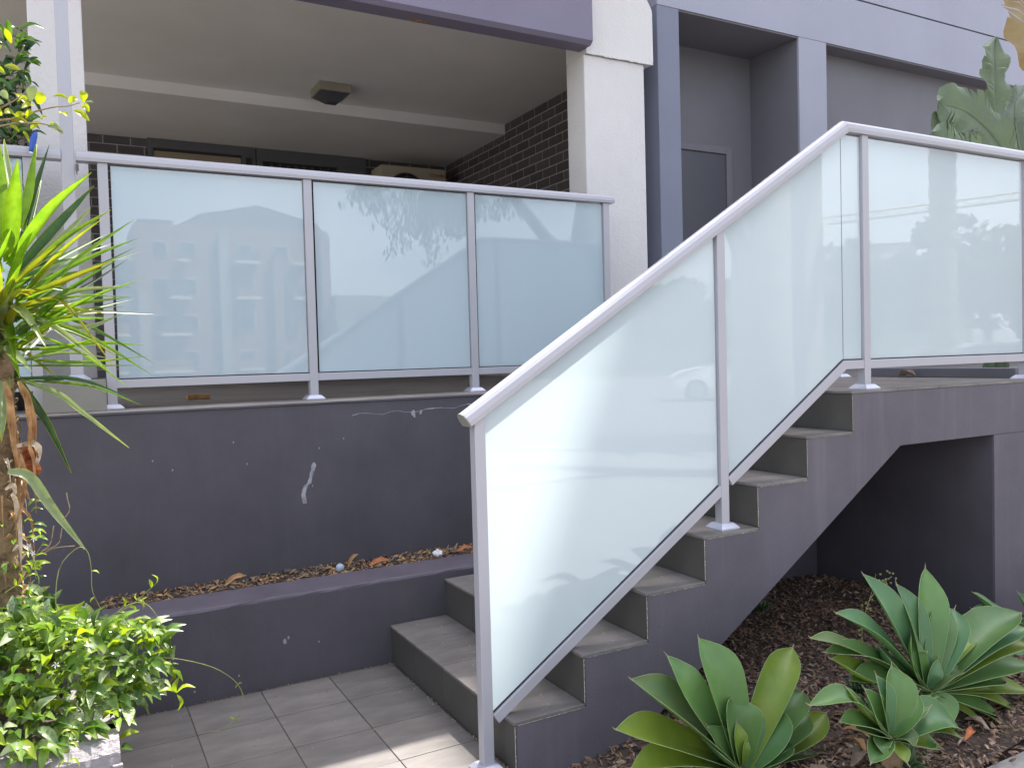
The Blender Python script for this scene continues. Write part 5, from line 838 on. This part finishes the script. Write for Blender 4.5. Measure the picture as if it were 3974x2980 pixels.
bl_ = empty('blue_grip', (-.09, 4.24, 2.38), 'blue plastic tool grip hooked on the left railing by the column', 'tool')
MB().tube([(-.094, 4.225, 2.378), (-.090, 4.225, 2.395), (-.088, 4.225, 2.43), (-.080, 4.225, 2.455), (-.078, 4.225, 2.475)], [.012, .015, .014, .012, .009], 10).build('handle', M['blue'], bl_, smooth=True)
MB().tube([(-.095, 4.225, 2.370), (-.094, 4.225, 2.380)], [.010, .011], 10).build('collar', M['tissue'], bl_, smooth=True)

# ------------------------------------------------------------------ bird of paradise leaves at the right
bn = empty('bird_of_paradise', (5.3, 3.2, 1.18), 'giant bird of paradise plant with torn paddle leaves behind the landing railing', 'plant')
rnd = random.Random(19)
for P, ws, k in BANANA:
    C_ = catmull(P, 29); MB().tube(C_, [.018-.014*i/28 for i in range(29)], 6).build('midrib', M['ban'], bn)
    m_ = MB(); nr = Vector((-.35, -.9, .25))
    for sg in (1, -1):
        n = 28; cut = {rnd.randrange(5, n-2) for _ in range(5)}
        prev = None
        for i in range(4, n+1):
            t_ = (C_[min(i+1, n)]-C_[i-1]).normalized(); sd = t_.cross(nr).normalized()*sg; f_ = i/n*(len(ws)-1); a = int(min(f_, len(ws)-2)); w_ = ws[a]+(ws[a+1]-ws[a])*(f_-a)
            if i > n-3: w_ *= (n+.4-i)/3.4
            sweep_ = t_*w_*.35; e = C_[i]+sd*w_+sweep_+nr*(.03*math.sin(i*.9)); mdl = C_[i]+sd*w_*.5+sweep_*.35+nr*.02
            cur = (C_[i].copy(), mdl, e)
            if prev is not None:
                g_ = .0 if i not in cut else .35
                pe = prev[2].lerp(C_[i-1], g_*.5); k0 = len(m_.v); m_.v += [prev[0], prev[1], pe, cur[0], cur[1], cur[2] if not g_ else cur[2].lerp(prev[2], -.05)]; m_.f += [(k0, k0+1, k0+4, k0+3), (k0+1, k0+2, k0+5, k0+4)]; m_.m += [0, 0]
            prev = cur
            if i in cut: prev = (cur[0], cur[1]+t_*w_*.06, cur[2]+t_*w_*.16-Vector((0, 0, .01)))
    m_.build('leaf', {'g': M['ban'], 'd': M['band'], 'y': M['bany']}[k], bn, smooth=True)
    a_ = C_[0]; q_ = Vector((5.3+rnd.uniform(-.1, .1), 3.2+rnd.uniform(-.08, .08), 1.17)); MB().tube(catmull([q_, q_.lerp(a_, .5)+Vector((0, 0, .12)), a_], 10), [.032, .03, .028, .026, .024, .023, .021, .02, .019, .018], 7).build('leaf_stalk', M['ban'], bn, smooth=True)

# ------------------------------------------------------------------ the street behind the camera (seen mirrored in the glass)
ap = empty('brick_apartment_block', (7, -62, 0), 'stepped brick and cream apartment block across the street, mirrored in the balcony glass', 'building')
def flatblock(par, x0, x1, y0, y1, z1, mat): return B('wall', x0, x1, y0, y1, -.06, z1, M[mat], par)
flatblock(ap, 5.2, 21, -72, -64, 13.0, 'brickfar'); flatblock(ap, 2.6, 5.19, -72, -64.5, 11.2, 'creamd'); flatblock(ap, -3, 2.59, -72, -65, 9.6, 'brickfar'); flatblock(ap, 21.01, 60, -72, -62, 7.2, 'creamd')
m_ = MB(); m_.prism([(8.4, 13.01), (20.9, 13.01), (20.2, 13.8), (15.1, 15.1), (12, 14.4), (10.3, 14.1), (9.6, 13.6)], -71, -64.6); m_.build('roof', M['roofm'], ap)
B('roof', 5.6, 8.3, -71, -65, 13.01, 13.5, M['roofm'], ap)
rnd = random.Random(2)
for fl in range(4):
    z = 1.2+fl*3.0
    for x in (-1.5, 1.2, 3.7, 6.4, 8.6, 11.0, 13.2, 16.2, 18.6):
        y = -63.98 if x > 5.2 else (-64.48 if x > 2.6 else -64.98)
        if z+1.4 > (9.4 if x < 2.6 else 11 if x < 5.2 else 13): continue
        w_ = B('window', x, x+1.3, y, y+.06, z, z+1.4, M['cream'], ap); B('pane', x+.08, x+1.22, y+.061, y+.08, z+.08, z+1.32, M['glassd'], w_)
    for (xa, xb, y) in ((1.4, 4.4+fl*.2, -64.4), (6.2+fl*.7, 9.2, -63.9), (12.8, 14.8, -63.9), (17.6, 19.8-fl*.3, -63.9)):
        if (fl+int(xa)) % 5 == 3: continue
        B('balcony_slab', xa, xb, y, y+1.3, z-.38, z-.15, M['cream'], ap)
        B('balcony_front', xa, xb, y+1.22, y+1.3, z-.149, z+.65, M['roofm' if (fl+int(xa)) % 2 else 'brickfar'], ap)
    if fl < 2:
        for x in range(23, 58, 5):
            w_ = B('window', x, x+2, -61.98, -61.9, z, z+1.5, M['brickfar'], ap); B('pane', x+.1, x+1.9, -61.899, -61.88, z+.1, z+1.4, M['glassd'], w_)
for x, zt in ((5.3, 7.5), (11.6, 12.4), (16.0, 10.6), (20.2, 12.6)): B('pier', x, x+.8, -63.9, -63.3, -.06, zt, M['creamd' if x < 12 else 'brickfar'], ap)
tb = empty('flat_roofed_block', (110, -85, 0), 'distant slab apartment block behind the trees, mirrored in the landing glass', 'building')
m_ = MB(); m_.box(-9, 9, -6, 6, 0, 17); o = m_.build('wall', M['slate'], tb, origin=(0, 0, 0)); o.location = (0, 0, 0); tb.rotation_euler.z = math.radians(43)
for fl in range(5):
    for q in range(4):
        m_ = MB(); m_.box(-8.2+q*4.2, -5+q*4.2, 6.02, 6.7, 3+fl*2.9, 3.9+fl*2.9); m_.build('balcony_slab', M['cream'], tb, origin=(0, 0, 0)).location = (0, 0, 0)
cn = empty('tower_crane', (116, -96, 0), 'tower crane standing beyond the trees, mirrored in the landing glass', 'crane')
def lattice(a, b, s_, n):
    a, b = Vector(a), Vector(b); t_ = (b-a).normalized(); u_ = t_.cross(Vector((0, 0, 1))); u_ = u_ if u_.length > .1 else Vector((1, 0, 0)); u_.normalize(); v_ = t_.cross(u_); m_ = MB()
    for (p, q) in ((1, 1), (1, -1), (-1, -1), (-1, 1)): m_.tube([a+(u_*p+v_*q)*s_, b+(u_*p+v_*q)*s_], .14, 4)
    for i in range(n):
        p0, p1 = a.lerp(b, i/n), a.lerp(b, (i+1)/n); sg = 1 if i % 2 else -1
        m_.tube([p0+(u_*sg+v_)*s_, p1+(-u_*sg+v_)*s_], .09, 3).tube([p0+(u_+v_*sg)*s_, p1+(u_-v_*sg)*s_], .09, 3)
    return m_
lattice((115.8, -96.2, 0), (115.8, -96.2, 23), .8, 12).build('mast', M['crane'], cn); lattice((106, -106, 22.4), (150, -62, 26.5), .6, 30).build('jib', M['crane'], cn)
B('cab', 114.6, 116.8, -95, -93.4, 21, 23.2, M['cream'], cn)
# trees
def crown_cloud(name, par, c, rad, n, s_, mat, seed, squash=.85):
    r2 = random.Random(seed); m_ = MB(); cl_ = [(Vector((r2.gauss(0, .45), r2.gauss(0, .45), r2.gauss(0, .4))), r2.uniform(.3, .55)) for _ in range(12)]
    for i in range(n):
        q, rr_ = r2.choice(cl_); d = Vector((r2.gauss(0, 1), r2.gauss(0, 1), r2.gauss(0, 1))).normalized()*rr_*r2.uniform(.6, 1)
        p = Vector(c)+Vector(((q.x+d.x)*rad, (q.y+d.y)*rad, (q.z+d.z)*rad*squash)); a = Vector((r2.gauss(0, 1), r2.gauss(0, 1), r2.gauss(0, 1))).normalized()*s_; b = a.cross(Vector((r2.gauss(0, 1), r2.gauss(0, 1), 1))).normalized()*s_*.6
        m_.add([p-a, p-b, p+a, p+b], [(0, 1, 2, 3)])
    return m_.build(name, mat, par)
far = [(38.8, -32, 7.0), (43, -30.5, 7.6), (47.5, -33, 6.2), (46.0, -24.6, 9.0), (51, -26, 7.2), (52, -20.5, 7.4), (34, -36, 6.4), (56, -24, 7.0), (30, -40, 6.0), (58, -17, 6.6)]
for i, (x, y, h) in enumerate(far):
    t_ = empty('street_tree', (x, y, 0), ['round bushy street tree nearest the slab block', 'tall dark street tree left of the tallest one', 'low broad street tree behind the gap', 'tallest round street tree of the row', 'street tree just right of the tallest one', 'street tree with loose airy crown at the row end', 'small street tree at the left of the row', 'street tree in the second rank', 'far left low street tree', 'far right low street tree'][i]+', mirrored in the glass', 'tree', 'street trees behind the camera')
    MB().tube([(x, y, -.06), (x+.1, y, h*.35), (x, y, h*.7)], [.25, .2, .1], 7).build('trunk', M['gum'], t_)
    crown_cloud('crown', t_, (x, y, h*.62), h*.40, 2600, .36, M['fartree'], 50+i)
hd = tag(B('hedge', 22, 75, -44, -42, -.06, 4.6, M['fartree']), 'long clipped hedge behind the parked cars across the street', 'hedge')
# gum tree near the camera
gt = empty('gum_tree', (7.0, -1.9, -.05), 'gum tree with pale trunk and hanging leaves beside the patio, mirrored in both railings', 'tree')
MB().tube([(7.05, -1.95, -.05), (7.0, -1.9, 1.4), (7.02, -1.9, 2.6), (7.3, -2.0, 4.2), (7.5, -2.1, 6.0)], [.40, .34, .33, .22, .14], 14).build('trunk', M['gum'], gt, smooth=True)
MB().tube([(7.0, -1.9, 2.1), (6.4, -1.8, 3.0), (5.6, -1.5, 3.6), (4.6, -1.3, 3.85), (3.4, -1.3, 3.8)], [.16, .11, .07, .04, .015], 8).build('limb', M['gum'], gt, smooth=True)
MB().tube([(7.3, -2.0, 4.2), (6.2, -2.4, 5.0), (5.0, -2.6, 5.4)], [.1, .06, .02], 8).build('limb', M['gum'], gt, smooth=True)
rnd = random.Random(23); hang = []
for i in range(34):
    t_ = rnd.random()**.55; p = Vector((6.2, -1.6, 3.4)).lerp(Vector((3.55, -1.3, 3.55)), t_)+Vector((rnd.uniform(-.2, .2), rnd.uniform(-.25, .25), rnd.uniform(.0, .2))); hang.append((p, rnd.uniform(.3, .75)*(1.25 if 3.8 < p.x < 4.5 else .6)))
tw = MB(); lf = MB()
for p, l in hang:
    q = p+Vector((rnd.uniform(-.35, .15), rnd.uniform(-.1, .1), -l)); C_ = catmull([p, p.lerp(q, .5)+Vector((rnd.uniform(-.1, .1), 0, .05)), q], 10); tw.tube(C_, .004, 4)
    for j in range(60):
        b = rnd.choice(C_[2:])+Vector((rnd.uniform(-.14, .14), rnd.uniform(-.12, .12), rnd.uniform(-.02, .08))); d = Vector((rnd.uniform(-.5, .5), rnd.uniform(-.3, .3), -1)).normalized()*rnd.uniform(.07, .13)
        blade([b, b+d*.5, b+d], .028, lambda t: max(.08, math.sin(math.pi*t)), 3, 1, .1, (rnd.uniform(-1, 1), 1, .2), mb=lf)
for i in range(900):
    a = rnd.uniform(0, 6.28); p = Vector((6.6+rnd.gauss(0, 1.2), -2.0+rnd.gauss(0, .9), 5.6+rnd.gauss(0, .8))); d = Vector((rnd.uniform(-.5, .5), rnd.uniform(-.5, .5), -1)).normalized()*rnd.uniform(.1, .2); blade([p, p+d*.5, p+d], .03, lambda t: max(.08, math.sin(math.pi*t)), 2, 1, .1, (rnd.uniform(-1, 1), 1, .2), mb=lf)
tw.build('twigs', M['gum'], gt); tag(lf.build('hanging_leaves', M['gumleaf'], gt), kind='stuff')
tag(B('power_pole', 8.86, 9.21, -3.2, -2.9, -.05, 8, M['gum']), 'square timber pole on the verge, mirrored in the landing glass', 'pole')
pt = empty('palm_tree', (11.4, -2.6, -.06), 'rough-trunked palm on the verge, mirrored at the right end of the landing glass', 'tree')
MB().tube([(11.4, -2.6, z*.12-.06) for z in range(60)], [.17+(.025 if z % 2 else 0) for z in range(60)], 10).build('trunk', M['bark'], pt)
for i in range(14):
    a = i*.449; d = Vector((math.cos(a), math.sin(a), 0)); b = Vector((11.4, -2.6, 7.0)); blade([b, b+d*1.1+Vector((0, 0, .5)), b+d*2.2-Vector((0, 0, .5))], .45, lambda t: max(.05, math.sin(math.pi*(t*.8+.15))), 8, 1, .5, (0, 0, 1)).build('frond', G['g'], pt)
# parked cars
rnd = random.Random(77); m_ = MB()
for i in range(420):
    q = rnd.random()
    if q < .45: x, y = X1-.004-abs(rnd.gauss(0, .012)), rnd.uniform(1.9, 3.62)
    elif q < .8: x, y = rnd.uniform(.1, 1.28), Y1-.004-abs(rnd.gauss(0, .01))
    else: x, y = rnd.uniform(-.2, 1.28), rnd.uniform(2.2, 3.6)
    r_ = rnd.uniform(.0012, .0038); a = rnd.uniform(0, 3); c_, s_ = math.cos(a)*r_, math.sin(a)*r_
    m_.add([(x-c_, y-s_, .0005), (x+s_, y-c_*.7, .0005), (x+c_, y+s_, .0005), (x-s_, y+c_*.7, .0005), (x, y, r_*.9)], [(0, 1, 4), (1, 2, 4), (2, 3, 4), (3, 0, 4)], rnd.randrange(3))
tag(m_.build('grit', [M['chip'], M['soil'], M['drylf']]), kind='stuff')
def make_car(name, x, y, rz, paint, label):
    r = empty(name, (x, y, -.055), label, 'car', 'cars parked across the street'); r.rotation_euler.z = rz
    body = [(-2.1, .35), (-2.12, .75), (-1.98, .98), (-1.55, 1.42), (-1.2, 1.5), (-.2, 1.51), (.35, 1.42), (1.0, 1.02), (1.75, .90), (2.05, .72), (2.1, .38), (1.75, .28), (-1.8, .28)]
    m_ = MB(); n = len(body); vs = []
    for yy, inn in ((-.84, .0), (-.80, 1), (.80, 1), (.84, 0)):
        for (px, pz) in body: s_ = 1 if not inn else 1; vs.append((px*(1 if inn == 0 else 1.0), yy*(1 if pz < 1.0 or abs(yy) > .83 else .84) if pz < 1.0 else yy*.80, pz))
    m_.v = [Vector(v) for v in vs]
    for q in range(3):
        for i in range(n): m_.f.append((q*n+i, q*n+(i+1) % n, (q+1)*n+(i+1) % n, (q+1)*n+i)); m_.m.append(0)
    m_.f += [tuple(range(n-1, -1, -1)), tuple(range(3*n, 4*n))]; m_.m += [0, 0]
    o = m_.build('body', paint, r, origin=(0, 0, 0)); o.location = (0, 0, 0)
    for sg in (-1, 1):
        m_ = MB(); yy = sg*.70; m_.add([(-1.45, yy, 1.05), (-1.35, yy, 1.38), (-.35, yy, 1.42), (-.35, yy, 1.05)], [(0, 1, 2, 3)]); m_.add([(-.28, yy, 1.05), (-.28, yy, 1.42), (.28, yy, 1.36), (.80, yy, 1.05)], [(0, 1, 2, 3)])
        o = m_.build('side_window', M['glassd'], r, origin=(0, 0, 0)); o.location = (0, sg*.0, 0)
        for v in o.data.vertices: v.co.y = sg*.703 if v.co.z > 1.2 else sg*.78
        for xx in (-1.35, 1.35):
            m_ = MB(); m_.tube([(xx, sg*.66, .33), (xx, sg*.86, .33)], .33, 18); o = m_.build('wheel', M['tyre'], r, origin=(0, 0, 0)); o.location = (0, 0, 0)
            m_ = MB(); m_.tube([(xx, sg*.85, .33), (xx, sg*.87, .33)], .21, 12); o2 = m_.build('rim', M['cars'], o, origin=(0, 0, 0)); o2.location = (0, 0, 0)
        m_ = MB(); m_.box(-2.12, -2.02, sg*.6-.16, sg*.6+.16, .8, .95); o = m_.build('tail_light', M['red'], r, origin=(0, 0, 0)); o.location = (0, 0, 0)
    m_ = MB(); m_.add([(-1.96, -.6, 1.02), (-1.96, .6, 1.02), (-1.58, .55, 1.41), (-1.58, -.55, 1.41)], [(0, 1, 2, 3)]); 
    for v in m_.v: v.x -= .012; v.z += .012
    o = m_.build('rear_window', M['glassd'], r, origin=(0, 0, 0)); o.location = (0, 0, 0)
    m_ = MB(); m_.add([(1.0, -.62, 1.05), (.37, -.56, 1.43), (.37, .56, 1.43), (1.0, .62, 1.05)], [(0, 1, 2, 3)])
    for v in m_.v: v.x += .012; v.z += .012
    o = m_.build('windscreen', M['glassd'], r, origin=(0, 0, 0)); o.location = (0, 0, 0)
    return r
make_car('parked_car', 17.8, -13.4, math.radians(216), M['carw'], 'white hatchback parked behind the camera, mirrored in the middle stair glass')
make_car('parked_car', 24.5, -10.5, math.radians(216), M['cars'], 'silver hatchback parked behind the white one, mirrored in the landing glass')
make_car('parked_car', 28.5, -14.5, math.radians(205), M['carr'], 'dark red hatchback farthest right in the mirrored street')
